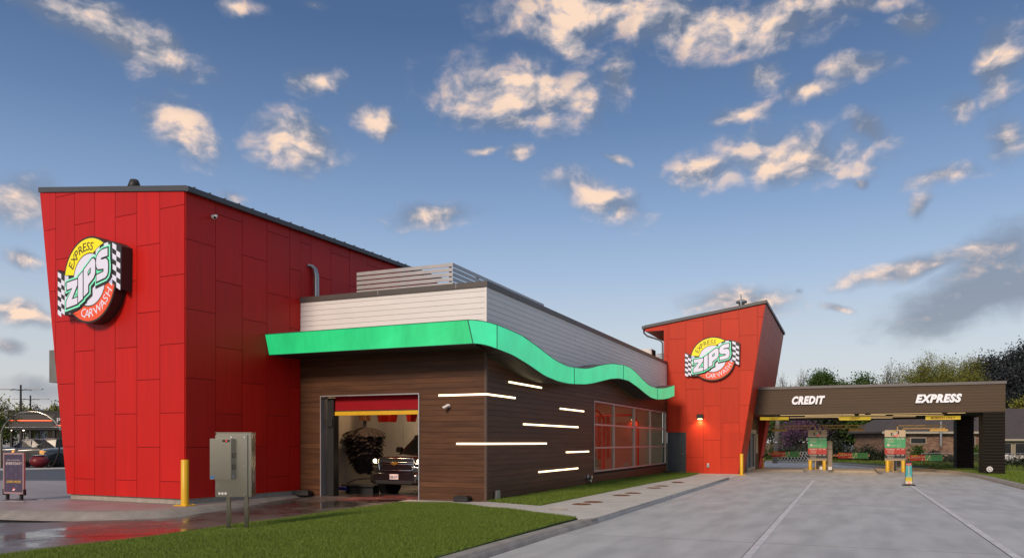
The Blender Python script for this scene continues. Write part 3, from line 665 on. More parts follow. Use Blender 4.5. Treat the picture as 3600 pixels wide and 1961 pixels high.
for a, b in ((45.8,45.9),(47.6,47.72),(49.5,49.6)): dd.box(-5.24,-5.12,a,b,-.05,2.1)
dd.box(-5.26,-5.06,45.75,49.62,2.1,2.33); dd.box(-5.24,-5.14,45.9,49.5,-.05,.12); dd.box(-5.22,-5.16,46.7,46.78,.12,2.1); dd.box(-5.22,-5.16,48.6,48.68,.12,2.1)
gd = part(dd, 'sliding_door', ALU, tw2, 'glazed automatic door facing the lanes')
mb = MB(); mb.box(-5.2,-5.19,45.9,49.5,.12,2.1); part(mb, 'door_glass', DGLASS, BLD)
mb = MB(); mb.box(-5.185,-5.13,50.5,51.3,.9,2.1); mb.mi = 1; mb.box(-5.13,-5.125,50.58,51.22,.98,2.02); part(mb, 'notice_frame', [ALU, mat('notice_paper', (.35,.32,.28), .7)], tw2)
# roof with gutter and downspout
rf = MB(); sec = [(-10.1,tz(-10.1)),(-3.74,tz(-3.74)),(-3.74,tz(-3.74)+.16),(-10.1,tz(-10.1)+.16)]
rf.prism(sec, lambda x, z: (x, YB+.2, z), lambda x, z: (x, Y2-.12, z)); rf.box(-10.24,-10.1,Y2-.12,YB,tz(-10.1)-.04,tz(-10.1)+.13)
part(rf, 'entrance_tower_roof', FASC, tw2, bevel=.006)
mb = MB(); mb.prism([(-10.08,tz(-10.08)-.16),(-9.06,tz(-10.08)-.16),(-9.06,tz(-9.06)-.01),(-10.08,tz(-10.08)-.01)], lambda x, z: (x, YB, z), lambda x, z: (x, Y2-.02, z)); part(mb, 'eave_soffit', REDO, tw2)
mb = MB(); mb.tube([(-10.17,Y2+.1,7.75),(-10.17,Y2+.1,7.55),(-10.0,Y2+.12,7.38),(-9.3,Y2+.05,7.12),(-9.13,Y2+.02,6.95),(-9.12,Y2+.02,5.6)], .06, 4); part(mb, 'downspout', COPE, tw2)
p = atY(2607, 1062, 46); mb = MB(); mb.lathe([(.16,8.3),(.16,p.z-.1),(.30,p.z-.05),(.32,p.z+.05),(.12,p.z+.16)], (p.x,46,0), 16); mb.cyl((p.x+.02,45.6,8.3),(p.x+.02,45.6,p.z+.38),.045,n=8); part(mb, 'roof_vent', GALV, tw2)
# slate door
mb = MB(); mb.box(-8.87,-8.83,Y2-.05,Y2+.02,-.06,2.12); mb.box(-7.9,-7.86,Y2-.05,Y2+.02,-.06,2.12); mb.box(-8.83,-7.9,Y2-.05,Y2+.02,2.08,2.12); mb.mi = 1; mb.box(-8.83,-7.9,Y2-.02,Y2+.02,-.03,2.08)
mb.mi = 2; mb.box(-8.9,-7.8,Y2-.16,Y2-.02,-.06,-.03)
dr_ = part(mb, 'service_door', [DOORG, DOORG, ALU], tw2, 'plain slate grey steel door')
mb = MB(); mb.cyl((-8.02,Y2-.02,.98),(-8.02,Y2-.09,.98),.03,n=10); mb.cyl((-8.02,Y2-.085,.98),(-8.16,Y2-.085,.975),.013,n=8); part(mb, 'door_handle', CHROME, tw2)
# ---- pay canopy
CAN = thing('pay_canopy', 'long grey brown flat canopy on two dark piers spanning the pay lanes', 'canopy')
YC, YD, XR, ZC, ZU = 44.7, 56.5, 7.17, 4.58, 3.12
mb = MB()
for k in range(9):
    z0, z1 = 3.1+k*.151, 3.1+(k+1)*.151
    for a, b in ((-5.0,-1.0),(-1.0,3.25),(3.25,XR)): 
        P = lambda x, z, t: (x, YC-t, z)
        v = [P(a+.004,z0,0),P(b-.004,z0,0),P(b-.004,z1,0),P(a+.004,z1,0),P(a+.004,z0,.012),P(b-.004,z0,.012),P(b-.004,(z0+z1)/2,.016),P(a+.004,(z0+z1)/2,.016),P(b-.004,z1,.012),P(a+.004,z1,.012)]
        mb.add(v, [(4,5,6,7),(7,6,8,9),(0,3,9,7,4),(1,5,6,8,2),(0,4,5,1),(3,2,8,9)])
beam = mb.build('fascia', TAUPE, CAN)
mb = MB(); mb.box(-4.9,XR,YC,YC+.2,3.08,4.46); mb.box(XR-.2,XR,YC+.2,YD,3.08,4.46); mb.box(-5.1,XR-.2,YD-.2,YD,3.08,4.46); mb.build('beam', TAUPE, CAN)
mb = MB(); mb.box(-4.8,XR+.04,YC-.08,YC+.25,4.46,4.60); mb.box(XR-.2,XR+.04,YC+.25,YD,4.46,4.6); mb.build('coping', mat('canopy_cap', (.14,.125,.12), .45, var=.1), CAN)
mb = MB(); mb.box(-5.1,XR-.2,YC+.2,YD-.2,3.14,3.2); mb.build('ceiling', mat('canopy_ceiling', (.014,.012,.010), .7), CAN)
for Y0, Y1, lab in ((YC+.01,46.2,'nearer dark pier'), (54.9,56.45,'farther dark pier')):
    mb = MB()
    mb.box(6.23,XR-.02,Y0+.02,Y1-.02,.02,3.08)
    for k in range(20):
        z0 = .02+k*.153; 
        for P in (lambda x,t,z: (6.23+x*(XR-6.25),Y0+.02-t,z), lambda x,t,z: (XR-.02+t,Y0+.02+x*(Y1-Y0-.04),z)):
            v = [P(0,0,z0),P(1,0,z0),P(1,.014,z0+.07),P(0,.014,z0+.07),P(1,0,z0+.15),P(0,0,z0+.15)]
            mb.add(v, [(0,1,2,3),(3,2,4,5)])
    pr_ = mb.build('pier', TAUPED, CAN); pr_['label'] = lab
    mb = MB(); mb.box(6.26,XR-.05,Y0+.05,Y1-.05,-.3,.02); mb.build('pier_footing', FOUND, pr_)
CST = emitm('canopy_strip', (1,.68,.32), 1.1)
for x, y in ((-2.0, 49.0), (2.8, 49.0), (0.4, 53.0)):
    ld = bpy.data.lights.new('canopy_light', 'AREA'); ld.shape = 'RECTANGLE'; ld.size = 4.4; ld.size_y = .04; ld.energy = 75; ld.color = (1,.60,.24)
    lo = bpy.data.objects.new('canopy_light', ld); COL.objects.link(lo); lo.parent = CAN; lo.location = (x, y, 3.08)
rr_ = random.Random(3)
for (x0, x1, y) in ((-3.4,.9,46.0),(-2.2,2.0,48.0),(-3.2,.6,50.6),(1.2,5.6,45.9),(2.4,5.0,48.6),(1.0,3.7,51.0),(-.5,2.6,53.5)):
    mb = MB(); mb.box(x0,x1,y,y+.03,3.085,3.102); mb.build('strip_light', CST, CAN)
text('lettering', 'CREDIT', LETW, (0,0,0), CAN, W=1, H=1).name = 'tmp'; bpy.data.objects.remove(bpy.data.objects['tmp'])
def bigword(s, u0, u1, v0, v1, lab):
    a = atY(u0, v1, YC-.1); b = atY(u1, v0, YC-.1); cx, cz = (a.x+b.x)/2, (atY((u0+u1)/2,v0,YC-.1).z+atY((u0+u1)/2,v1,YC-.1).z)/2; H_ = atY((u0+u1)/2,v0,YC-.1).z-atY((u0+u1)/2,v1,YC-.1).z
    t = thing('word_sign', lab, 'sign', (cx, YC-.1, cz))
    o = text('lettering', s, LETW, (0,0,0), t, W=b.x-a.x, H=H_, ext=.02, shear=.28, bold=.06)
    k = text('letter_returns', s, BLACK, (.0,.045,0), t, W=(b.x-a.x)*1.012, H=H_*1.03, ext=.025, shear=.28, bold=.06)
bigword('CREDIT', 2784, 2901, 1391, 1421, 'large white CREDIT lettering on the canopy front')
bigword('EXPRESS', 3218, 3382, 1384, 1415, 'large white EXPRESS lettering on the canopy front')
# ================================================================== round logo signs
def arc(cx, cy, r, a0, a1, n): return [(cx+r*math.cos(R(a0+(a1-a0)*i/n)), cy-r*math.sin(R(a0+(a1-a0)*i/n))) for i in range(n+1)]
def inflate(p, d):
    n = len(p); A = sum(p[i][0]*p[(i+1) % n][1]-p[(i+1) % n][0]*p[i][1] for i in range(n)); sg = 1 if A > 0 else -1; out = []
    for i in range(n):
        a, b, c = Vector(p[i-1]), Vector(p[i]), Vector(p[(i+1) % n]); u = (b-a).normalized(); v = (c-b).normalized()
        n1, n2 = Vector((u.y, -u.x))*sg, Vector((v.y, -v.x))*sg; m = n1+n2
        if m.length < .3: m = n1
        m.normalize(); k = d/max(.55, m.dot(n1)); q = b+m*k; out.append((q.x, q.y))
    return out
LZ = [(485,680),(683,655),(683,718),(575,875),(683,858),(683,932),(475,965),(475,888),(592,745),(485,760)]
LI = [(700,632),(785,578),(785,882),(697,922)]
LP = [(803,562),(955,452),(985,448),(1010,470),(1016,500),(1014,615),(985,665),(885,735),(885,815),(803,860)]
LPh = [(880,590),(935,545),(932,605),(885,638)]
LS = [(1237,358),(1237,442),(1128,455),(1113,468),(1128,478),(1205,470),(1240,495),(1248,545),(1246,610),(1230,655),(1195,680),(1040,712),(1040,640),(1168,612),(1168,578),(1065,578),(1038,550),(1030,500),(1040,440),(1080,395),(1140,368)]
DISC = arc(885,675,290,0,360,40)[:-1]
YELP = [(425,585)]+arc(885,675,463,168,56.5,22)+[(1155,285),(1060,320),(945,383)]+arc(885,675,302,76,166,14)
REDP = [(580,1040),(700,1000),(790,962)]+arc(885,675,302,-109,-16,14)+[(1185,742),(1250,742),(1333,765)]+arc(885,675,463,-11.5,-130,22)
OUT = [(284,508),(410,565)]+arc(885,675,485,166,55,22)+[(1250,277),(1350,300),(1465,358),(1455,830),(1350,778)]+arc(885,675,485,-13,-130,26)+[(560,1048),(450,1050),(340,1022),(278,970)]
CHK = []
for c, (x0, x1) in enumerate(((290,356),(356,422),(424,470))):
    for k in range(5):
        y = 535+c*34+k*108+(57 if c % 2 else 0); y1 = y+(x1-x0)*.5
        if y+57 < 1040: CHK.append([(x0,y),(x1,y1),(x1,y1+57),(x0,y+57)])
CHK += [[(425,590),(495,603),(495,640),(425,640)],[(480,1010),(520,1012),(540,1032),(482,1030)],[(1155,298),(1232,292),(1232,330),(1155,345)],[(1005,360),(1080,320),(1068,372),(1005,405)]]
for c, (x0, x1) in enumerate(((1262,1303),(1306,1376),(1376,1444))):
    for k in range(5):
        y = (352, 305, 396)[c]+k*115; y1 = y+(x1-x0)*.48
        if y < (720, 700, 790)[c]: CHK.append([(x0,y),(x1,y1),(x1,y1+62),(x0,y+58)])
CHK.append([(1225,735),(1270,685),(1303,690),(1300,745)])
def logo(t, sx, sz, dep, base_m=None, txt=True, nm='sign_face'):
    """t: the sign's empty, at the centre of the disc; the face looks along local -y"""
    b = MB(); F_ = lambda lay: (lambda x, y: ((x-885)*sx, -lay*.004, (675-y)*sz))
    def plate(mb, poly, lay, mi): mb.mi = mi; mb.prism(poly, F_(lay-.9), F_(lay))
    c = MB(); c.prism(OUT, lambda x, y: ((x-885)*sx, dep, (675-y)*sz), F_(0)); c.build('sign_box', LOGOK, t)
    f = MB()
    plate(f, YELP, 1, 0); plate(f, REDP, 1, 1); plate(f, DISC, 1, 2)
    for q in CHK: plate(f, q, 1.5, 2)
    sh = lambda p, d: [(x+d, y+d*1.1) for x, y in p]
    for L_ in (LZ, LI, LP, LS): plate(f, sh(inflate(L_, 50), 14), 3, 3)
    for L_ in (LZ, LI, LP, LS): plate(f, inflate(L_, 36), 5, 4)
    for L_ in (LZ, LI, LP, LS): plate(f, inflate(L_, 17), 7, 3)
    for L_ in (LZ, LI, LP, LS): plate(f, L_, 9, 2)
    plate(f, LPh, 11, 3); plate(f, inflate(LPh, -14), 12, 4)
    f.build(nm, [LOGOY, LOGOR, LOGOW, LOGOK, LOGOM], t)
    if not txt: return
    for s, m, pts in (('EXPRESS', LOGOK, [(555,490,60),(603,425,48),(655,372,36),(725,330,20),(800,305,8),(865,300,-3),(930,305,-10)]),
                      ('CARWASH', LOGOW, [(783,1040,4),(845,1052,0),(922,1045,6),(1045,1010,26),(1130,960,40),(1185,905,50),(1240,835,62)])):
        for ch, (x, y, a) in zip(s, pts):
            text('letter', ch, m, ((x-885)*sx, -.006, (675-y)*sz), t, H=92*sz, ext=.003, shear=.1, bold=.0, rot=R(a))
def sign1():
    x, z = T.py(314, 983, -.35); p = TM @ Vector((x, -.35, z))
    t = thing('wall_sign', 'big round ZIPS car wash sign with chequered flag on the tall red tower', 'sign', p, R(-3)); logo(t, .00218, .00237, .34)
sign1()
p = atY(2505, 1260.6, 41.9-.22)
t = thing('wall_sign', 'round ZIPS car wash sign with chequered flag on the smaller orange red tower', 'sign', p); logo(t, .00240, .00237, .20)
# ================================================================== small wall fixtures
def camera_unit(lab, loc, rz=0., s=1.):
    t = thing('security_camera', lab, 'camera', loc, rz)
    mb = MB(); mb.cyl((0,0,0),(0,-.05*s,0),.065*s,n=16); mb.build('mount', WHITE, t)
    mb = MB(); mb.tube([(0,-.05*s,0),(0,-.1*s,-.01),(-.02,-.14*s,-.03)],.025*s,8); mb.build('arm', WHITE, t)
    mb = MB(); mb.cyl((.04*s,-.12*s,.02),(-.13*s,-.24*s,-.09*s),.052*s,.055*s,n=14); mb.mi = 1; mb.cyl((-.128*s,-.239*s,-.089*s),(-.136*s,-.245*s,-.094*s),.043*s,n=14); mb.build('housing', [WHITE, BLKG], t)
p = atY(1500+170*.4632, 1200+488*.4632, 18.97); camera_unit('small white security camera on the brown boards beside the bay door', p, 0, .75)
y_, z_ = T.px(747, 762, .03); camera_unit('white security camera high on the shaded side of the tall red tower', TM @ Vector((.03, y_, z_)), R(87), .8)
def bollard(lab, p, h=1.08, r=.085, group='yellow bollards', plate=True):
    t = thing('bollard', lab, 'bollard', p, 0, group)
    mb = MB(); mb.lathe([(r,0),(r,h-.012),(r-.012,h)], n=24); mb.build('post', YEL, t)
    if plate:
        mb = MB(); mb.bbox(-.2,.2,-.17,.17,0,.018,.004); 
        for a in (-1,1):
            for b in (-1,1): mb.cyl((a*.15,b*.12,.018),(a*.15,b*.12,.04),.016,n=6)
        mb.build('base_plate', YEL, t)
    return t
bollard('yellow steel bollard at the corner of the tall red tower', atz(650, 1776, .035)-Vector((0,0,.0)), 1.13, .093)
bollard('yellow bollard at the right edge of the smaller red tower', atz(2607, 1669, -.07))
bollard('yellow bollard before the far red fin past the glass door', atz(2681, 1644, -.12), 1.08, .085)
# flood lamp on the small tower (lit)
p = atY(2200+525*.4989, 1000+938*.4989, 41.88)
t = thing('wall_lamp', 'lit flood lamp on the smaller red tower', 'wall lamp', p)
mb = MB(); mb.bbox(-.17,.17,-.17,0,-.05,.19,.03); mb.build('lamp_housing', BLACK, t)
mb = MB(); mb.bbox(-.11,.11,-.15,-.05,-.085,-.052,.01); mb.build('lamp_lens', emitm('flood_lens', (1,.62,.25), 14), t)
ld = bpy.data.lights.new('flood', 'SPOT'); ld.energy = 55; ld.color = (1,.66,.32); ld.spot_size = R(150); ld.spot_blend = .8; ld.shadow_soft_size = .12
lo = bpy.data.objects.new('flood_light', ld); COL.objects.link(lo); lo.parent = t; lo.location = (0,-.14,-.16); lo.rotation_euler = (R(18),0,0)
p = atY(2200+580*.4989, 1000+1273*.4989, 41.87); t = thing('wall_outlet', 'small grey outlet cover low on the smaller red tower', 'outlet', p)
mb = MB(); mb.bbox(-.07,.07,-.05,0,-.1,.1,.01); mb.build('cover', GALV, t); mb = MB(); mb.bbox(-.04,.04,-.065,-.05,-.05,.05,.006); mb.build('flap', ALU, t)
# dark bait boxes and wall fittings at the foot of the boards
def bait(lab, p, rz=0., s=1.):
    t = thing('bait_box', lab, 'pest box', p, rz, 'black pest boxes by the walls')
    mb = MB(); mb.bbox(-.22*s,.22*s,-.13*s,.13*s,0,.1*s,.02); mb.build('box', BLACK, t, .01)
    mb = MB(); mb.prism([(-.22*s,.1*s),(.22*s,.1*s),(.17*s,.15*s),(-.17*s,.15*s)], lambda x, z: (x,.12*s,z), lambda x, z: (x,-.12*s,z)); mb.build('lid', BLACK, t)
q = atz(1647, 1758, 0.0); bait('black pest box at the front corner of the brown boards', (q.x, 18.82, .0))
q = atz(1069, 1722, .05); bait('black pest box where the red tower meets the brown boards', (-14.75, 18.75, .03), R(10))
q = atz(2333, 1659, -.05); bait('black pest box at the far end of the long brown wall', (-8.72, 41.0, -.05), R(90), .9)
q = atX(1500+532*.4632, 1200+1183*.4632, -8.86); mb = MB(); mb.bbox(-8.88,-8.80,q.y-.12,q.y+.12,0.0,.27,.01); tag(mb.build('junction_box', GALV), 'small galvanised junction box on the boards near the building corner', 'junction box')
q = atX(1500+1228*.4632, 1200+1032*.4632, -8.86); t = thing('hose_bib', 'round steel hose connection low on the brown side wall', 'pipe fitting', (-8.88, q.y, q.z))
mb = MB(); mb.cyl((0,0,0),(.02,0,0),.13,n=18); mb.build('flange', GALV, t); mb = MB(); mb.cyl((.02,0,0),(.16,0,0),.08,n=14); mb.cyl((.1,0,-.02),(.1,0,-.16),.05,n=10); mb.build('spout', CHROME, t)
# sewer and tank covers
cv = [('round grey concrete tank cover nearest the lawn',1000,1275,84,FOUND),('rusty cover just behind the grey tank cover',1175,1234,80,RUST),('rusty cover right of the nearest rusty one',1265,1217,82,RUST),
      ('rusty cover of the middle pair, nearer one',1478,1167,73,RUST),('rusty cover of the middle pair, farther one',1565,1150,69,RUST),
      ('rusty cover of the third pair, nearer one',1725,1111,62,RUST),('rusty cover of the third pair, farther one',1783,1096,58,RUST),('rusty cover farthest along the walkway',1905,1067,52,RUST)]
for lab, x, y, hw, m in cv:
    c = atz(*k5(x, y), .0); e = atz(*k5(x+hw, y), .0); r = (e-c).length*.92
    t = thing('manhole_cover', lab, 'manhole cover', (c.x, c.y, .001), 0, 'round covers set in the walkway')
    mb = MB(); mb.lathe([(r,0),(r,.006),(r-.03,.008)], n=32); mb.build('ring', m, t)
    mb = MB(); mb.lathe([(r-.045,.0085),(r-.05,.014)], n=32)
    for i in range(-3, 4): mb.box(-.6*r,.6*r,i*r*.2-.01,i*r*.2+.01,.014,.018)
    mb.build('lid', m, t)
# ================================================================== electrical cabinet on two posts
c0 = atz(797, 1862, -.05); c1 = atz(857, 1862, -.05)
CF = Frame((c0.x+c1.x)/2, (c0.y+c1.y)/2, R(33))
t = thing('electrical_cabinet', 'stainless steel electrical cabinet on two posts in the lawn', 'cabinet', (CF.o.x, CF.o.y, -.05), R(28))
d_ = (c0.length+c1.length)/2; k = d_*.92/2741*1.0
dist = 1.65*2741/(1862-1553)      # depth of the posts
S_ = dist/2741                    # metres per source pixel there
zc = lambda v: (1553-v)*S_+1.65
W2 = 112*S_/2*1.03; D2 = .34
mb = MB(); mb.bbox(-W2,W2+.02,-.13,.19,zc(1744),zc(1522),.004); mb.box(-W2-.01,W2+.03,-.15,.20,zc(1522),zc(1519)); cab = mb.build('enclosure', STEEL, t)
mb = MB(); mb.bbox(-W2-.008,W2-.045,-.175,-.135,zc(1743),zc(1528),.004); dr2 = mb.build('door', STEEL, t)
mb = MB()
for x, v in ((-.02,1536),(W2-.09,1536),(W2-.09,1637),(-.02,1737),(W2-.09,1737)): mb.cyl((x,-.175,zc(v)),(x,-.20,zc(v)),.017,n=10)
mb.build('latch', CHROME, dr2)
mb = MB()
for i in range(3): mb.cyl((-W2+.07+i*.055,-.175,zc(1731)),(-W2+.07+i*.055,-.182,zc(1731)),.023,n=14)
mb.build('vent_plug', WHITE, dr2)
mb = MB(); mb.bbox(-W2-.05,W2-.285,-.37,-.176,zc(1681),zc(1541),.006); cu = mb.build('cooling_unit', STEEL, t)
mb = MB()
for za, zb_ in ((1609,1590),(1648,1629)):
    for i in range(7): z = zc(za)+i*(zc(zb_)-zc(za))/7; mb.box(W2-.286,W2-.282,-.30,-.22,z,z+.009)
mb.build('vent_grille', BLACK, cu)
mb = MB(); mb.box(W2-.44,W2-.31,-.374,-.37,zc(1553),zc(1545)); mb.build('display', BLKG, cu)
mb = MB(); mb.box(W2-.38,W2-.36,-.376,-.374,zc(1550),zc(1547.5)); mb.build('readout', emitm('led_red', (1,.03,.02), 2), cu)
mb = MB(); mb.box(-W2-.03,-W2+.03,-.373,-.37,zc(1677),zc(1669)); mb.build('blue_sticker', mat('blue_label', (.02,.16,.5), .5, var=0), cu)
mb = MB(); mb.box(W2-.285,W2-.282,-.25,-.18,zc(1679),zc(1663)); mb.build('rating_label', WHITE, cu)
for x in (-W2+.19, W2-.10):
    mb = MB(); mb.bbox(x-.035,x+.035,-.04,.03,0,zc(1744),.006); mb.mi = 1; mb.cyl((x,-.041,.06),(x,-.044,.06),.014,n=10); mb.build('post', [STEEL, BLACK], t)
mb = MB(); mb.box(-W2+.05,W2+.05,-.12,.1,.0,.035); mb.build('footing', FOUND, t)
# ================================================================== poster stand at left
p = atz(50, 1757, .035)
t = thing('poster_stand', 'purple EVERYDAY LEARN MORE poster in a metal swing stand', 'sign', p, R(3))
FRM = mat('pinkish_aluminium', (.42,.27,.28), .4, metal=.4, var=.05)
hw_ = .37; z0, z1 = .17, 1.28
mb = MB(); mb.bbox(-hw_-.02,-hw_+.03,-.03,.03,z0,z1,.008); mb.bbox(hw_-.03,hw_+.02,-.03,.03,z0,z1,.008); mb.bbox(-hw_+.03,hw_-.03,-.028,.028,z1-.05,z1-.001,.008); mb.bbox(-hw_+.03,hw_-.03,-.028,.028,z0+.001,z0+.05,.008); mb.build('frame', FRM, t)
mb = MB(); mb.box(-hw_+.031,hw_-.031,-.012,.012,z0+.051,z1-.051); mb.mi = 1
for i in range(4):
    for j in range(3):
        x, z = -.26+i*.17, .38+j*.3+(i % 2)*.15; 
        if z < 1.0: mb.prism([(x,z-.13),(x+.07,z),(x,z+.13),(x-.07,z)], lambda a, b: (a,-.012,b), lambda a, b: (a,-.0135,b))
po = mb.build('poster', [mat('poster_purple', (.060,.042,.085), .5, var=.05), mat('poster_purple_light', (.075,.055,.105), .5, var=.05)], t)
PW_ = mat('poster_white', (.55,.46,.46), .5, var=0); PY_ = mat('poster_gold', (.60,.38,.06), .5, var=0)
text('lettering', 'MAKE A CLEAN GETAWAY.', PW_, (0,-.016,1.08), po, W=.50, H=.035, ext=.001)
text('lettering', 'EVERYDAY!', PW_, (0,-.016,.99), po, W=.58, H=.075, ext=.001, bold=.03)
text('lettering', 'LEARN MORE', PY_, (0,-.016,.50), po, W=.54, H=.07, ext=.001, bold=.02)
mb = MB(); mb.mi = 0; mb.prism(arc(0,-.29,.04,0,360,14)[:-1], lambda x, y: (x,-.012,-y), lambda x, y: (x,-.015,-y)); mb.mi = 1; mb.prism([(-.045,.28),(.045,.31),(.045,.285),(-.045,.255)], lambda x, y: (x,-.015,y), lambda x, y: (x,-.018,y)); mb.build('emblem', [LOGOR, LOGOW], po)
for x in (-.25, .27):
    mb = MB(); mb.bbox(x-.035,x+.035,-.04,.04,.02,.175,.01); mb.build('spring_foot', BLACK, t)
mb = MB(); mb.bbox(-.36,.9,-.42,-.38,0,.022,.005); mb.bbox(-.5,.66,.35,.39,0,.022,.005); mb.bbox(-.28,-.22,-.38,.35,0,.02,.005); mb.bbox(.24,.30,-.38,.35,0,.02,.005); mb.build('base_rail', ALU, t)
for x in (-hw_-.03, hw_+.0): 
    mb = MB(); mb.bbox(x,x+.035,-.04,.04,z0-.03,z0+.13,.006); mb.build('clamp', BLACK, t)
# ================================================================== cars
def loft(mb, secs, n=20, pw=.45, smooth=True):   # (y, halfwidth, z0, z1, power)
    rows = []
    for s in secs:
        y, hw, z0, z1 = s[:4]; e = s[4] if len(s) > 4 else pw; r = []
        for i in range(n):
            a = 2*math.pi*(i+.5)/n; ca, sa = math.cos(a), math.sin(a)
            r.append((hw*math.copysign(abs(ca)**e, ca), y, (z0+z1)/2+(z1-z0)/2*math.copysign(abs(sa)**e, sa)))
        rows.append(r)
    vs = [p for r in rows for p in r]; m = len(rows)
    mb.add(vs, [(k*n+i, (k+1)*n+i, (k+1)*n+(i+1) % n, k*n+(i+1) % n) for k in range(m-1) for i in range(n)], smooth)
    mb.add(rows[0], [tuple(range(n))], smooth); mb.add(rows[-1], [tuple(range(n-1,-1,-1))], smooth)
TYRE = mat('tyre', (.014,.014,.015), .7, var=.1); RIM = mat('alloy_rim', (.35,.35,.36), .3, metal=.8, var=0)
LENS = emitm('headlight_lens', (1,.86,.62), .25); LITL = emitm('headlight_lit', (1,.78,.45), 9)
TAIL = mat('tail_lens', (.35,.01,.01), .2, var=0)
def wheels(t, ys_, hw, r=.38):
    for y in ys_:
        for s in (-1, 1):
            mb = MB(); mb.cyl((s*(hw-.24),y,r),(s*(hw-.01),y,r),r,n=24); w_ = mb.build('wheel', TYRE, t, .02)
            mb = MB(); mb.cyl((s*(hw-.02),y,r),(s*(hw+.002),y,r),r*.62,n=20); 
            mb.build('rim', RIM, w_)
def arches(mb, ys_, hw, r):
    for y in ys_:
        for s in (-1, 1): mb.cyl((s*(hw-.3),y,r*1.02),(s*(hw+.006),y,r*1.02),r*1.17,n=24)
def glasshouse(t, secs, paint, glass, pill):
    # secs: (y, hw bottom, hw top, z bottom, z top)
    mb = MB(); rows = [[(-b,y,z0),(-tt,y,z1-.04),(-tt+.1,y,z1),(tt-.1,y,z1),(tt,y,z1-.04),(b,y,z0)] for y, b, tt, z0, z1 in secs]
    n = 6; vs = [p for r in rows for p in r]; m = len(rows)
    mb.add(vs, [(k*n+i, (k+1)*n+i, (k+1)*n+i+1, k*n+i+1) for k in range(m-1) for i in range(n-1)], False)
    mb.add(rows[0], [tuple(range(n))]); mb.add(rows[-1], [tuple(range(n-1,-1,-1))])
    g_ = mb.build('window_glass', glass, t)
    mb = MB()
    for k, (y, b, tt, z0, z1) in enumerate(secs):
        if k in pill:
            for s in (-1, 1): mb.tube([(s*(b+.004),y,z0-.02),(s*(tt+.004),y,z1-.045),(s*(tt-.09),y,z1+.004)], .035, 6)
    for k in range(m-1):
        a, b = secs[k], secs[k+1]
        if a[4] > secs[0][4]+.2 and b[4] > secs[-1][4]-.01 and abs(a[4]-b[4]) < .13:
            mb.add([(-a[2]+.03,a[0],a[4]+.004),(a[2]-.03,a[0],a[4]+.004),(b[2]-.03,b[0],b[4]+.004),(-b[2]+.03,b[0],b[4]+.004)], [(0,3,2,1),(0,1,2,3)])
            for s in (-1, 1): mb.tube([(s*(a[2]+.002),a[0],a[4]-.035),(s*(b[2]+.002),b[0],b[4]-.035)], .04, 6)
    mb.build('roof', paint, t)
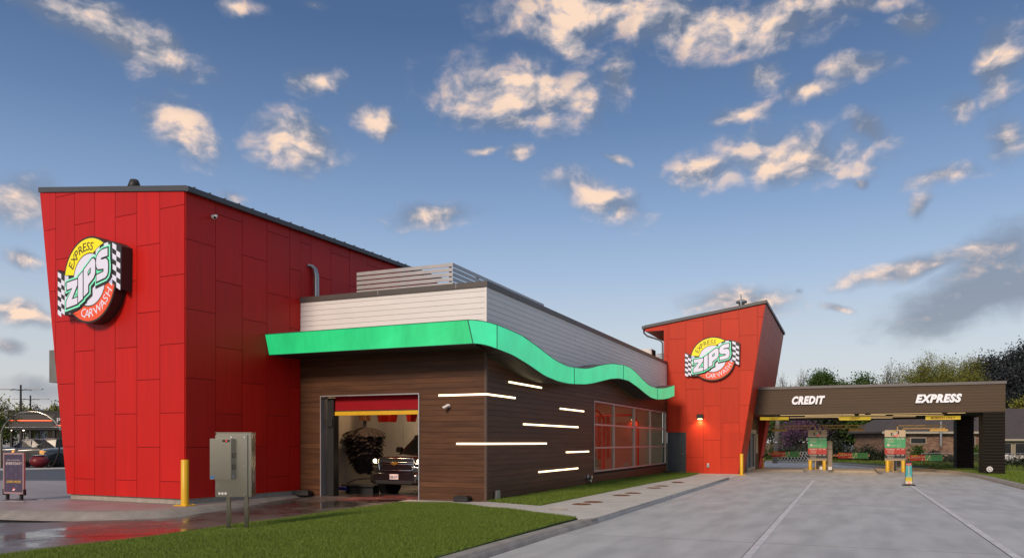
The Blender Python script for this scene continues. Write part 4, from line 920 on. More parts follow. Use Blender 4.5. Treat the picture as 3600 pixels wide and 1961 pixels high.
def suv(name, lab, loc, rz, paint, big=False):
    t = thing(name, lab, 'suv', loc, rz)
    mb = MB()
    loft(mb, [(-.02,.62,.42,.92,.5),(.06,.86,.34,1.06,.42),(.25,.97,.30,1.14,.40),(.6,1.0,.28,1.19,.38),(1.2,1.01,.27,1.24,.36),(1.75,1.02,.27,1.28,.36),(3.0,1.02,.28,1.30,.36),(4.4,1.02,.30,1.32,.36),(5.0,1.0,.36,1.32,.4),(5.18,.92,.42,1.28,.45)], 28)
    b = mb.build('body', paint, t)
    glasshouse(t, [(1.45,.86,.80,1.22,1.25),(2.25,.93,.74,1.24,1.83),(2.6,.94,.74,1.26,1.88),(3.4,.94,.75,1.28,1.90),(4.2,.93,.75,1.28,1.89),(4.95,.90,.70,1.28,1.82),(5.1,.88,.72,1.28,1.34)], paint, CARGL, (1,3,4,5))
    mb = MB(); arches(mb, (.95, 4.0), 1.02, .42); mb.build('wheel_arch', BLACK, t); wheels(t, (.95, 4.0), 1.0, .40)
    # grille in two tiers with chrome frame
    G0 = -.05
    mb = MB(); mb.prism([(-.60,.99),(.60,.99),(.56,1.10),(-.58,1.10)], lambda x, z: (x,.12,z), lambda x, z: (x,G0+abs(x)*.06,z)); mb.prism([(-.60,.76),(.60,.76),(.62,.93),(-.62,.93)], lambda x, z: (x,.12,z), lambda x, z: (x,G0+abs(x)*.06,z)); gr = mb.build('grille', BLACK, t)
    mb = MB()
    for z, w_ in ((1.105,.60),(.99,.62),(.94,.64),(.755,.58)): mb.tube([(-w_,G0+.05,z),(-w_*.5,G0,z),(0,G0-.012,z),(w_*.5,G0,z),(w_,G0+.05,z)], .017, 6)
    for s in (-1, 1): mb.tube([(s*.60,G0+.05,1.105),(s*.63,G0+.05,.97),(s*.58,G0+.03,.755)], .02, 6)
    mb.build('chrome_trim', CHROME, gr)
    mb = MB(); bt_ = [(-.115,.028),(-.04,.028),(-.03,.055),(.05,.055),(.04,.028),(.12,.028),(.105,-.028),(.03,-.028),(.02,-.055),(-.06,-.055),(-.05,-.028),(-.13,-.028)]
    mb.prism([(x,z+.965) for x, z in bt_], lambda x, z: (x,G0-.01,z), lambda x, z: (x,G0-.04,z)); mb.build('badge', mat('gold_badge', (.65,.38,.06), .25, metal=.8, var=0), gr)
    for s in (-1, 1):
        mb = MB(); mb.prism([(s*.66,.80),(s*.93,.83),(s*.955,1.06),(s*.66,1.10)][::s], lambda x, z: (x,.3,z), lambda x, z: (x,-.02+(abs(x)-.6)*.35,z)); h = mb.build('headlight', BLKG, t)
        mb = MB(); mb.lathe([(.001,0),(.055,.004),(.06,.03)], n=16); o = mb.build('lamp', LITL, h); o.rotation_euler = (R(-90),0,0) ; o.location = (s*.78,.0,1.03)
        mb = MB(); mb.tube([(s*.67,.0,.955),(s*.94,.09,.965)], .012, 6); mb.tube([(s*.68,.0,.84),(s*.92,.08,.87)], .012, 6); mb.build('lamp_trim', CHROME, h)
        mb = MB(); mb.bbox(s*1.14-.12,s*1.14+.12,1.85,1.98,1.26,1.44,.03); mb.build('mirror', paint, t)
    mb = MB(); loft(mb, [(-.10,.72,.36,.66,.35),(-.05,.90,.33,.70,.35),(.2,1.0,.33,.70,.35)], 20); mb.build('bumper', paint, t, 0)
    mb = MB(); mb.prism([(-.62,.36),(.62,.36),(.70,.46),(-.70,.46)], lambda x, z: (x,.0,z), lambda x, z: (x,-.112,z)); mb.build('air_intake', BLACK, t)
    mb = MB(); mb.bbox(-.155,.155,-.125,-.108,.49,.645,.006); pl = mb.build('number_plate', WHITE, t)
    text('plate_number', 'NB8 A7T', mat('plate_blue', (.03,.03,.08), .5, var=0), (0,-.127,.555), pl, W=.27, H=.085, ext=.001, bold=.01)
    mb = MB(); mb.tube([(-.75,.28,1.165),(-.1,.20,1.172),(.5,.22,1.172)], .006, 5); mb.build('light_reflection_strip', BLKG, t) if False else None
    return t
BLKP = mat('black_car_paint', (.010,.009,.010), .2, var=0, coat=.8)
suv('wash_suv', 'black suv with lit headlights driving out of the wash bay', (-12.40, 20.1, .0), R(-2), BLKP)
# cloth brush hanging in the bay, at rest
bc = Vector((-14.66, 21.8, 0)); t = thing('wash_brush', 'dark hanging cloth brush beside the black suv', 'brush', bc)
BR = mat('brush_foam', (.042,.030,.028), .85, var=.3, vs=8, bump=.3)
mb = MB(); mb.cyl((0,0,.85),(0,0,2.9),.06,n=12); mb.build('shaft', FASC, t)
mb = MB(); mb.bbox(-.14,.14,-.14,.14,2.3,3.2,.02); mb.build('motor', RUST, t)
mb = MB(); r_ = random.Random(5)
for tier in range(15):
    z = 1.96-tier*.085; rad = .70-.012*tier if tier < 10 else .60-.07*(tier-9)
    for i in range(44):
        a = 2*math.pi*(i+r_.random()*.8)/44; rr2 = rad*(.86+.2*r_.random()); zz = z+r_.uniform(-.03,.03); dr_p = r_.uniform(.10,.24); wd = .055
        ca, sa = math.cos(a), math.sin(a); tx, ty = -sa*wd, ca*wd
        pts = []
        for q, f in ((0,.05),(.35,.45),(.7,.8),(1,1)): pts.append((ca*rr2*f, sa*rr2*f, zz+.10*(1-q)-dr_p*q**2.2))
        vs = []
        for (x, y, h) in pts: vs += [(x-tx,y-ty,h),(x+tx,y+ty,h+.01)]
        mb.add(vs, [(0,1,3,2),(2,3,5,4),(4,5,7,6)])
        mb.add([(x,y,h-.008) for x, y, h in vs], [(0,2,3,1),(2,4,5,3),(4,6,7,5)])
mb.build('cloth_strips', BR, t)
# red dryer nozzles hanging below the ceiling, their mast, and the floor guide
REDP_ = mat('red_nozzle', (.50,.02,.015), .35, var=.05)
for i, (u, lab) in enumerate(((1346,'left red dryer nozzle under the roller door'),(1378,'second red dryer nozzle under the roller door'),(1447,'red dryer nozzle right of the pair'))):
    c = atY(u, 1466, 23.0); t = thing('dryer_nozzle', lab, 'dryer nozzle', (c.x, 23.0, 2.62), R(-20), 'red dryer nozzles hanging in the bay')
    mb = MB(); mb.add([(-.10,-.12,-.33),(.10,-.12,-.33),(.10,.12,-.33),(-.10,.12,-.33),(-.15,-.2,.25),(.15,-.2,.25),(.15,.2,.25),(-.15,.2,.25)], [(0,3,2,1),(4,5,6,7),(0,1,5,4),(1,2,6,5),(2,3,7,6),(3,0,4,7)]); mb.build('nozzle', REDP_, t, .01)
    mb = MB(); mb.lathe([(.28,0),(.32,.1),(.32,.35),(.26,.42)], (0,0,.25), 20); mb.build('blower', REDP_, t)
c = atY(1351, 1500, 24.5); t = thing('bay_mast', 'dark steel mast with a brace behind the brush', 'mast', (c.x, 24.5, 0))
mb = MB(); mb.box(-.09,.09,-.09,.09,0,3.9); mb.build('column', BLACK, t); mb = MB(); mb.tube([(.05,-.1,2.1),(.5,-.15,2.7)], .045, 6); mb.build('brace', BLACK, t)
c = atz(1225, 1712, .05); t = thing('wheel_guide', 'low dark steel wheel guide with a blue end on the bay floor', 'wheel guide', (-14.05, 20.5, .0))
mb = MB(); mb.bbox(-.5,.7,-.15,.35,.22,.27,.01); mb.bbox(-.4,.6,-.05,.3,0,.22,.01); mb.build('deck', BLACK, t); mb = MB(); mb.bbox(-.58,-.30,-.2,-.08,.10,.20,.01); mb.build('blue_bumper', mat('blue_plastic', (.02,.02,.25), .4, var=0), t)
mb = MB(); mb.tube([(-.5,.1,.02),(-.45,.12,.3),(-.2,.15,.42),(.1,.2,.45),(.6,.2,.50)], .02, 6); mb.build('hose', BLACK, t)
q = atX(1170, 1665, -15.34); 
# cloth mitter frames seen through the windows
CLOTH = mat('red_cloth', (.15,.018,.018), .8, var=.2, vs=5)
for i, y in enumerate((33.4, 39.6)):
    t = thing('cloth_curtain', ('red cloth wash curtain behind the nearer window','red cloth wash curtain behind the farther window')[i], 'wash curtain', (-11.8, y, 0), 0, 'red cloth curtains in the wash tunnel')
    mb = MB(); mb.tube([(-1.9,0,0),(-1.9,0,2.6),(-1.6,0,3.0),(1.6,0,3.0),(1.9,0,2.6),(1.9,0,0)], .06, 8); mb.build('hoop', REDP_, t)
    mb = MB()
    for j in range(9): x = -1.7+j*.24; mb.add([(x,-.05+.1*(j % 2),.7),(x+.17,.0,.7+.05*(j % 3)),(x+.17,0,2.95),(x,-.05+.1*(j % 2),2.95)], [(0,1,2,3),(3,2,1,0)])
    mb.build('cloth', CLOTH, t)
# ================================================================== pay islands
MB_TAN = mat('menu_tan', (.52,.40,.26), .5, var=.04); MGRN = mat('menu_green', (.06,.33,.13), .45, var=.04); MRED = mat('menu_red', (.42,.025,.015), .45, var=.04); MBLK = mat('menu_black', (.012,.010,.010), .45, var=0)
MWH = mat('menu_white', (.62,.55,.45), .5, var=0); BAR_Y = mat('arm_yellow', (.50,.30,.07), .45, var=.06)
def island(lab, ux, uy, x0, x1, y0, dy, kiosk):
    mb = MB(); y0_, y1_ = y0, y0+dy
    mb.add([(x,y,z) for z in (-.12,.03) for x, y in ((x0+.2,y0_),(x1-.2,y0_),(x1,y0_+.3),(x1,y1_),(x0,y1_),(x0,y0_+.3))], [(6,7,8,9,10,11)]+[(i,(i+1) % 6,6+(i+1) % 6,6+i) for i in range(6)])
    tag(mb.build('traffic_island', CURB, bevel=.02), lab, 'island')
def menu(lab, u, y, island_lab, arms, kiosk, blab):
    c = atY(u, 1600, y); base = .03
    t = thing('menu_board', lab, 'menu board', (c.x, y, base), 0, 'wash menu boards on the pay islands')
    d = y/ray(u, 1600).y; sc_ = d/2741
    zz = lambda v: EYE+(1553-v)*sc_-base
    W_ = .495
    def band(v0, v1, m, nm, yy=-.05):
        mb = MB(); mb.box(-W_,W_,yy,.05,zz(v1),zz(v0)); return mb.build(nm, m, t)
    V = lambda f: 1511+f*(1618-1511)
    hd = band(V(0), V(.22), MB_TAN, 'header'); band(V(.22), V(.25), MBLK, 'black_band', -.052); gp = band(V(.25), V(.59), MGRN, 'green_panel'); rp = band(V(.59), V(.79), MRED, 'red_panel'); kp = band(V(.79), V(.925), MBLK, 'black_panel'); fp_ = band(V(.925), V(1), MB_TAN, 'footer', -.056)
    mb = MB()
    for r in range(3):
        for i in range(16):
            if (i+r) % 2: mb.box(-W_+i*W_/8,-W_+(i+1)*W_/8,-.0585,-.056,zz(V(1))+.02+r*.04,zz(V(1))+.02+(r+1)*.04)
    mb.build('chequers', FASC, fp_)
    e = bpy.data.objects.new('emblem', None); COL.objects.link(e); e.parent = t; e.location = (0,-.06,zz(V(.11)))
    # small emblem plate
    b = MB(); F_ = lambda lay: (lambda x, y_: ((x-885)*.00034, -lay*.002, (675-y_)*.00034))
    for poly, lay, mi in [(OUT,0,3),(YELP,1,0),(REDP,1,1),(DISC,1,2)]+[(inflate(L_,30),2,3) for L_ in (LZ,LI,LP,LS)]+[(L_,3,2) for L_ in (LZ,LI,LP,LS)]:
        b.mi = mi; b.prism(poly, F_(lay-.9), F_(lay))
    bpy.data.objects.remove(e); o = b.build('emblem', [mat('emblem_gold', (.55,.36,.03), .5, var=0), LOGOR, MWH, LOGOK], hd); o.location = (0,-.054,zz(V(.11)))
    def tx(s, m, x, f, w, h, p_, al='LEFT', bold=0.): text('lettering', s, m, (x,-.055,zz(V(f))), p_, W=w, H=h, ext=.001, align=al, bold=bold)
    tx('SINGLE', MWH, .06, .235, .14, .035, hd); tx('UNLIMITED', MWH, .25, .235, .21, .035, hd)
    for p_, f, a, pr1, pr2, ls in ((gp,.285,'Works&Wow!','$20','$35',('LIQUID GLASS','CLEAR PROTECT','RAIN REPEL')),(rp,.63,'Wheels&Wax','$15','$30',('Z-WAX','TRIPLE FOAM','TIRE SHINE')),(kp,.82,'Wash&Dry','$10','$20',('BASIC WASH','POWER DRY'))):
        tx(a, MWH, -.43, f, .42, .07, p_, bold=.02); tx(pr1, MWH, .08, f, .13, .08, p_, bold=.02); tx(pr2, MWH, .30, f, .13, .08, p_, bold=.02)
        for q, l_ in enumerate(ls): tx(l_, MWH, -.36, f+.048+q*.034, .30, .045, p_)
    tx('CERAMIC', MWH, -.25, .51, .28, .05, gp, bold=.02); tx('$5', MWH, .1, .50, .07, .07, gp, bold=.02); tx('EXTRA', MWH, .08, .55, .12, .03, gp)
    mb = MB(); mb.cyl((-.32,-.051,zz(V(.49))),(-.32,-.056,zz(V(.49))),.07,n=18); mb.build('round_mark', MWH, gp)
    mb = MB(); mb.box(.235,.242,-.0525,-.05,zz(V(.59)),zz(V(.26))); mb.build('divider', MWH, gp)
    mb = MB(); mb.box(-.07,.07,-.03,.1,0,zz(V(1))); mb.mi = 1; mb.box(-.11,-.07,-.03,.1,0,zz(V(1))); mb.box(-.13,.13,-.08,.14,0,.03); mb.build('pedestal', [MBLK, BAR_Y], t)
    for s, q in ((-1,'left'),(1,'right')):
        bollard(f'yellow bollard before the {q} side of the {blab}', (c.x+s*.37, y-.28, base), zz(V(1))+.02, .095, 'yellow bollards', False)
    for s in arms:
        mb = MB(); X0 = .09*s; X1 = 2.35*s; zt_, zb2 = zz(1493.5), zz(1504.5)
        mb.box(min(X0,X0+.06*s),max(X0,X0+.06*s),.02,.08,zz(V(0)),zt_); mb.box(min(X0,X1),max(X0,X1),.02,.08,zt_-.05,zt_); mb.box(min(X0+.3*s,X1),max(X0+.3*s,X1),.02,.08,zb2-.04,zb2)
        mb.tube([(X0+.3*s,.05,zb2-.02),(X0+.28*s,.05,zz(V(0)))],.02,6)
        for i in range(5):
            xa = X0+s*(.2+i*.44); mb.tube([(xa,.05,zt_-.04),(xa+.2*s,.05,zb2-.01),(xa+.4*s,.05,zt_-.04)],.012,5)
        arm = mb.build('gantry_arm', BAR_Y, t)
        xc = 2.05*s; mb = MB(); mb.bbox(xc-.42,xc+.42,-.05,.15,zb2-.17,zb2-.05,.02); mb.box(xc-.16,xc-.13,.02,.08,zb2-.06,zb2+.04); mb.box(xc+.13,xc+.16,.02,.08,zb2-.06,zb2+.04); mb.build('scanner', BAR_Y, arm)
    if kiosk:
        k_ = thing('pay_kiosk', f'taupe payment kiosk behind the {blab}', 'kiosk', (c.x+.42, y+.75, base))
        mb = MB(); mb.bbox(-.36,.36,-.25,.3,0,1.18,.02); mb.bbox(-.34,.36,-.3,.3,1.18,1.62,.03); mb.build('case', mat('kiosk_beige', (.24,.19,.14), .5, var=.05), k_)
        mb = MB(); mb.box(.37,.38,-.2,.15,1.22,1.5); mb.build('screen', BLKG, k_)
        for x in (-.26, .22): mb = MB(); mb.bbox(x-.09,x+.12,-.34,-.255,.0,.17,.01); mb.build('foot_bracket', WHITE, k_)
island('low concrete island under the nearer left menu board', 0, 0, -2.25, -.75, 46.9, 5.2, True)
island('low concrete island under the right menu board', 0, 0, 1.55, 3.1, 45.3, 6.6, True)
menu('wash price menu board of the left pay island', 2873.5, 47.5, '', (-1, 1), True, 'left menu board')
menu('wash price menu board of the right pay island', 3146.5, 46.0, '', (1,), False, 'right menu board')
k_ = thing('pay_kiosk', 'taupe payment kiosk almost hidden by the right menu board', 'kiosk', (2.62, 46.9, .03)); mb = MB(); mb.bbox(-.30,.22,-.2,.25,0,1.5,.02); mb.build('case', MATS['kiosk_beige'], k_)
for x in (-.18,.1): mb = MB(); mb.bbox(x-.06,x+.06,-.26,-.2,0,.9,.01); mb.build('conduit', GALV, k_)
# barrier arms with banners
def barrier(lab, u0, u1, v0, v1, y, ug):
    a, b = atY(u0, v0, y), atY(u1, v1, y); t = thing('barrier_arm', lab, 'barrier', ((a.x+b.x)/2, y, -.12), 0, 'lane barrier arms with banners')
    zc_ = (a.z+b.z)/2+.12; hw2 = (b.x-a.x)/2; hh = (a.z-b.z)/2*.93
    mb = MB(); mb.box(-hw2,-.06*hw2+.02,-.02,.0,zc_-hh,zc_+hh); mb.mi = 1; mb.box(-.06*hw2+.02,hw2,-.02,.0,zc_-hh,zc_+hh)
    mb.mi = 2; mb.prism([(.02,zc_-hh),(.06,zc_-hh),(.22,zc_+hh),(.18,zc_+hh)], lambda x, z: (x,-.02,z), lambda x, z: (x,-.023,z)); mb.mi = 0
    bn = mb.build('banner', [MRED, MGRN, MWH], t)
    text('lettering', 'ZIPS', mat('banner_gold', (.65,.48,.03), .5, var=0), (-hw2*.92,-.026,zc_+hh*.60), bn, W=hw2*.42, H=hh*.5, ext=.001, shear=.1, align='LEFT', bold=.02)
    text('lettering', 'UNLIMITED', MWH, (-hw2*.93,-.027,zc_+hh*.02), bn, W=hw2*.93, H=hh*.55, ext=.001, align='LEFT', bold=.02, rot=R(4))
    text('lettering', '$10', MWH, (-hw2*.26,-.03,zc_-hh*.6), bn, W=hw2*.28, H=hh*.6, ext=.001, align='LEFT', bold=.03)
    text('lettering', 'FIRST MONTH', MWH, (-hw2*.66,-.027,zc_-hh*.52), bn, W=hw2*.36, H=hh*.14, ext=.001, align='LEFT')
    for j, s in enumerate(('UNLIMITED Washes', 'Member Only PERKS', 'WASH 2X and Save')):
        text('lettering', s, MBLK, (hw2*.32,-.024,zc_+hh*(.58-.55*j)), bn, W=hw2*.6, H=hh*.26, ext=.001, align='LEFT')
        mb = MB(); mb.cyl((hw2*.25,-.021,zc_+hh*(.58-.55*j)),(hw2*.25,-.025,zc_+hh*(.58-.55*j)),hh*.16,n=12); mb.build('tick_mark', MWH, bn)
    mb = MB(); mb.box(-hw2*1.28,hw2*1.10,.0,.05,zc_-.06,zc_+.06); mb.mi = 1
    mb.box(-hw2*1.22,-hw2*1.06,-.003,.0,zc_-.05,zc_+.05); mb.box(hw2*1.02,hw2*1.07,-.003,.0,zc_-.05,zc_+.05); mb.build('boom', [MWH, MRED], t)
    gx = -hw2*1.28-.75
    mb = MB(); mb.add([(gx-.0,0,zc_-.34),(gx+.15,0,zc_-.38),(-hw2*1.28,0,zc_-.05),(-hw2*1.28,0,zc_+.05),(gx-.0,.08,zc_-.34),(gx+.15,.08,zc_-.38),(-hw2*1.28,.08,zc_-.05),(-hw2*1.28,.08,zc_+.05)], [(0,1,2,3),(7,6,5,4),(0,3,7,4),(3,2,6,7),(2,1,5,6),(1,0,4,5)]); mb.build('pivot_arm', BLACK if ug else BAR_Y, t)
    mb = MB(); mb.bbox(gx-.28,gx+.1,-.1,.3,0,1.0,.02); mb.build('gate_cabinet', BAR_Y, t)
barrier('barrier with ZIPS UNLIMITED banner in the left lane nearest the red tower', 2715, 2810.5, 1585, 1607, 53, 1)
barrier('barrier with ZIPS UNLIMITED banner in the lane between the two menu boards', 2945, 3052, 1589.5, 1611.5, 52, 0)
barrier('barrier with ZIPS UNLIMITED banner in the lane by the dark piers', 3198, 3313, 1597, 1620, 50.5, 0)
# hanging lane signs
SY_ = mat('lane_sign_yellow', (.62,.44,.03), .45, var=.03, emit=(.75,.5,.03), es=.45); SR_ = mat('lane_sign_red', (.33,.03,.02), .5, var=0)
for s, u0, u1, v0, v1, lab in (('CREDIT',2672,2773,1465.5,1475,'yellow CREDIT lane sign nearest the red tower'),('CREDIT',2950,3061,1464.2,1475,'yellow CREDIT lane sign between the two menu boards'),('MEMBERS ONLY',3254,3377,1461.8,1473.5,'yellow MEMBERS ONLY lane sign by the dark pier')):
    a, b = atY(u0, v0, 45.3), atY(u1, v1, 45.3); t = thing('lane_sign', lab, 'sign', ((a.x+b.x)/2, 45.3, (a.z+b.z)/2), 0, 'yellow lane signs under the canopy'); hw2, hh = (b.x-a.x)/2, (a.z-b.z)/2
    mb = MB(); mb.bbox(-hw2,hw2,-.03,.03,-hh,hh,.004); mb.build('panel', SY_, t); text('lettering', s, SR_, (0,-.034,0), t, W=hw2*.66 if len(s) < 8 else hw2*1.42, H=hh*1.4, ext=.002, shear=.25, bold=.015)
    mb = MB()
    for x in (-hw2*.8, hw2*.8): mb.cyl((x,0,hh),(x,0,3.14-t.location.z),.008,n=5)
    mb.build('hanger', BLACK, t)
for u, y in ((2716, 45.6), (3012, 45.6), (3321, 45.4)):
    c = atY(u, 1455, y); t = thing('canopy_camera', {2716:'small dark dome camera under the canopy by the first CREDIT sign',3012:'small dark dome camera under the canopy by the second CREDIT sign',3321:'small dark dome camera under the canopy by the MEMBERS ONLY sign'}[u], 'camera', (c.x, y, 3.14), 0, 'dome cameras under the canopy')
    mb = MB(); mb.lathe([(.02,-.16),(.10,-.12),(.13,-.05),(.13,0)], n=14); mb.build('dome', BLACK, t)
# members lane stand
p = atz(3195, 1706, -.12); t = thing('lane_stand', 'narrow MEMBER VIP LANE stand with black base on the pay lane', 'sign', p)
TQ = mat('turquoise_panel', (.04,.33,.34), .5, var=.03); CY = mat('stand_yellow', (.62,.48,.03), .5, var=0)
mb = MB(); mb.bbox(-.23,.23,-.16,.16,0,.045,.01); mb.build('base', BLACK, t)
mb = MB(); mb.prism([(-.145,.04),(.145,.04),(.11,.95),(.075,.985),(-.075,.985),(-.11,.95)], lambda x, z: (x,.03,z), lambda x, z: (x,-.03,z)); bd = mb.build('panel', BLACK, t)
mb = MB(); F0 = lambda x, z: (x,-.03,z); F1 = lambda x, z: (x,-.034,z)
mb.prism([(-.103,.80),(.103,.80),(.1,.89),(-.1,.89)], F0, F1); mb.mi = 1; mb.prism([(-.115,.33),(.115,.33),(.103,.80),(-.103,.80)], F0, F1); mb.mi = 2; mb.prism([(-.12,.17),(.12,.17),(.115,.33),(-.115,.33)], F0, F1); mb.mi = 3; mb.prism([(-.125,.07),(.125,.07),(.12,.17),(-.12,.17)], F0, F1); mb.build('artwork', [MRED, TQ, CY, MWH], bd)
mb = MB()
for i in range(4): x = -.08+i*.042; mb.prism([(x,.825),(x+.03,.845),(x,.865)], lambda a, b: (a,-.034,b), lambda a, b: (a,-.037,b))
mb.build('arrow', MWH, bd)
for i, ch in enumerate('MEMBER'): text('letter', ch, MWH, (.0,-.037,.765-i*.058), bd, W=.05, H=.045, ext=.001, bold=.02)
text('lettering', 'VIP', MWH, (0,-.037,.405), bd, W=.1, H=.035, ext=.001, bold=.02, rot=R(10)); text('lettering', 'LANE', MWH, (0,-.037,.36), bd, W=.15, H=.035, ext=.001, bold=.02, rot=R(10))
text('lettering', 'RIGHT LANE ONLY', MBLK, (0,-.037,.28), bd, W=.19, H=.022, ext=.001)
mb = MB(); mb.mi = 0; mb.prism(arc(.01,-.12,.045,0,360,16)[:-1], lambda x, y: (x,-.034,-y), lambda x, y: (x,-.037,-y)); mb.mi = 1; mb.prism([(-.05,.10),(.07,.13),(.07,.15),(-.05,.12)], lambda x, y: (x,-.037,y), lambda x, y: (x,-.039,y)); mb.build('emblem', [LOGOR, LOGOW], bd)
# round vent on the near pier
c = atY(3479, 1648, 44.69); t = thing('pier_vent', 'round white horn on the near dark pier', 'horn', (c.x, 44.68, c.z)); mb = MB(); mb.cyl((0,0,0),(0,-.04,0),.135,n=24); mb.build('rim', WHITE, t); mb = MB(); mb.cyl((0,-.04,0),(0,-.06,0),.09,n=20); mb.mi = 1; mb.cyl((0,-.06,0),(0,-.08,0),.05,n=16); mb.build('cone', [GALV, WHITE], t)
# ================================================================== vegetation
def quads(name, V, F, m, parent=None, smooth=False):
    me = bpy.data.meshes.new(name); k = F.shape[1]
    me.vertices.add(len(V)); me.vertices.foreach_set('co', V.astype(np.float32).reshape(-1))
    me.loops.add(F.size); me.loops.foreach_set('vertex_index', F.astype(np.int32).reshape(-1))
    me.polygons.add(len(F)); me.polygons.foreach_set('loop_start', np.arange(0, F.size, k, dtype=np.int32)); me.polygons.foreach_set('loop_total', np.full(len(F), k, dtype=np.int32))
    me.materials.append(m); me.update(calc_edges=True)
    o = bpy.data.objects.new(name, me); COL.objects.link(o); o.parent = parent; return o
def leafmat(name, c, v=.45):
    m = mat(name, c, .6, var=.35, vs=.35, isl=v, spec=.25); return m
LGRN = leafmat('leaf_green', (.045,.085,.014)); LYEL = leafmat('leaf_yellow_green', (.15,.16,.025)); LDRK = leafmat('leaf_dark', (.022,.030,.016)); LNIGHT = leafmat('leaf_blue_dark', (.030,.036,.042))
LPUR = leafmat('blossom_purple', (.11,.05,.115)); LBRN = leafmat('twig_brown', (.085,.055,.045)); LWHT = leafmat('blossom_white', (.5,.5,.5))
BARK = mat('bark', (.085,.070,.060), .9, var=.3, vs=6); BARKG = mat('bark_grey', (.13,.115,.105), .9, var=.3, vs=6)
def skeleton(r, levels=5, spread=.62, up=.35, first=.28, kids=(5,4,3,3,2), lean=0.):
    segs = []
    def go(p, d, L, lv):
        n = 3; q = p
        for i in range(n):
            d = (d+Vector((r.uniform(-.16,.16), r.uniform(-.16,.16), r.uniform(-.05,.12)))).normalized(); nq = q+d*L/n
            segs.append((q, nq, lv, i)); q = nq
            if lv < levels and i >= 1:
                for k in range(kids[min(lv, len(kids)-1)]//2+(i == 2)):
                    a = r.uniform(0, 2*math.pi); o = d.orthogonal().normalized(); o.rotate(Matrix.Rotation(a, 3, d))
                    nd_ = (d*(1-spread)+o*spread*r.uniform(.7,1.2)+Vector((0,0,up*.35))).normalized()
                    go(q, nd_, L*r.uniform(.62,.82), lv+1)
    go(Vector((0,0,0)), Vector((lean,0,1)).normalized(), first, 0)
    return segs
SK = {}
def tree(name, lab, u, vtop, d, wpx, leaf, nl=4, ls=.16, bark=BARK, seed=1, levels=5, gz=-.11, trunk=.16, spread=.62, group='trees beyond the lanes', twig=1.0, cat='tree', puff=.3, first=.28):
    r = random.Random(seed); g_ = np.random.default_rng(seed)
    b = atd(u, 1553, d); base = Vector((b.x, b.y, gz)); H = EYE+(HZ-vtop)*d/FPX-gz; W = wpx*d/FPX
    key = (seed % 4, levels, spread, first)
    if key not in SK: SK[key] = skeleton(random.Random(seed % 4+11), levels, spread, first=first)
    segs = SK[key]; P = np.array([list(s[1]) for s in segs]); ex = max(np.percentile(abs(P[:,0]), 98), np.percentile(abs(P[:,1]), 98)); ez = P[:,2].max()
    kx, kz = W/2/ex, H/ez*.97; rot = r.uniform(0, 6.28); ca, sa = math.cos(rot), math.sin(rot)
    def tf(p): x, y = p.x*kx, p.y*kx; return Vector((x*ca-y*sa, x*sa+y*ca, p.z*kz))
    t = thing(name, lab, cat, base, 0, group)
    V, F = [], []
    for a, c, lv, i in segs:
        A, C = tf(a), tf(c); r0 = trunk*(.50**lv)*(1-.12*i)*twig**lv; r1 = r0*.85
        if lv >= 4: r0 = max(r0, .012*d/80); r1 = r0*.6
        dd_ = (C-A).normalized(); o = dd_.orthogonal().normalized(); q = dd_.cross(o); n = 6 if lv < 2 else 3; s0 = len(V)
        for pp, rr in ((A, r0), (C, r1)):
            for k in range(n): an = 2*math.pi*k/n; V.append(pp+o*rr*math.cos(an)+q*rr*math.sin(an))
        for k in range(n): F.append((s0+k, s0+(k+1) % n, s0+n+(k+1) % n, s0+n+k))
    quads('trunk', np.array([list(p) for p in V]), np.array(F), bark, t)
    if leaf and nl:
        tips = np.array([list(tf(c)) for a, c, lv, i in segs if lv >= levels-1])
        if len(tips) > 1500: tips = tips[g_.permutation(len(tips))[:1500]]
        c = np.repeat(tips, nl, 0)+g_.normal(0, puff, (len(tips)*nl, 3))*np.array([1,1,.7]); c[:,2] = np.clip(c[:,2], .3, H*1.02)
        n = len(c); a = g_.normal(size=(n,3)); a /= np.linalg.norm(a, axis=1)[:,None]; bb = np.cross(a, g_.normal(size=(n,3))); bb /= np.linalg.norm(bb, axis=1)[:,None]
        s = ls*g_.uniform(.6,1.4,(n,1)); Vq = np.stack([c-a*s, c-bb*s*.6, c+a*s, c+bb*s*.6], 1).reshape(-1,3); Fq = np.arange(4*n).reshape(-1,4)
        quads('crown', Vq, Fq, leaf, t)
    return t
tree('bare_tree', 'bare branched tree just right of the smaller red tower', 2765, 1292, 100, 120, LBRN, 1, .05, BARKG, 1, 5, puff=.2)
tree('bare_tree', 'second bare branched tree above the canopy, next to the green crowns', 2832, 1284, 104, 120, LBRN, 1, .05, BARKG, 2, 5, puff=.2)
tree('green_tree', 'dense green tree above the CREDIT lettering', 2887, 1300, 92, 112, LGRN, 60, .10, BARK, 3, 4, puff=.55)
tree('green_tree', 'wide dense green tree above the middle of the canopy', 3005, 1312, 90, 160, LGRN, 60, .10, BARK, 4, 4, puff=.6)
tree('bare_tree', 'thin bare tree top left of the yellow green tree', 3105, 1262, 98, 130, LYEL, 1, .06, BARK, 5, 5, puff=.25)
tree('budding_tree', 'half bare budding tree beside the broad yellow green tree', 3160, 1250, 94, 150, LYEL, 1, .08, BARK, 6, 5, puff=.3)
tree('yellow_green_tree', 'broad yellow green tree above the EXPRESS lettering', 3262, 1230, 88, 240, LYEL, 24, .065, BARK, 7, 5, puff=.4)
tree('yellow_green_tree', 'loose yellow green tree at the right end of the canopy', 3385, 1236, 90, 150, LYEL, 9, .065, BARK, 8, 5, puff=.35)
tree('dark_tree', 'huge dark tree rising at the right edge of the picture', 3585, 1186, 115, 300, LNIGHT, 60, .15, BARK, 9, 5, trunk=.4, puff=.9)
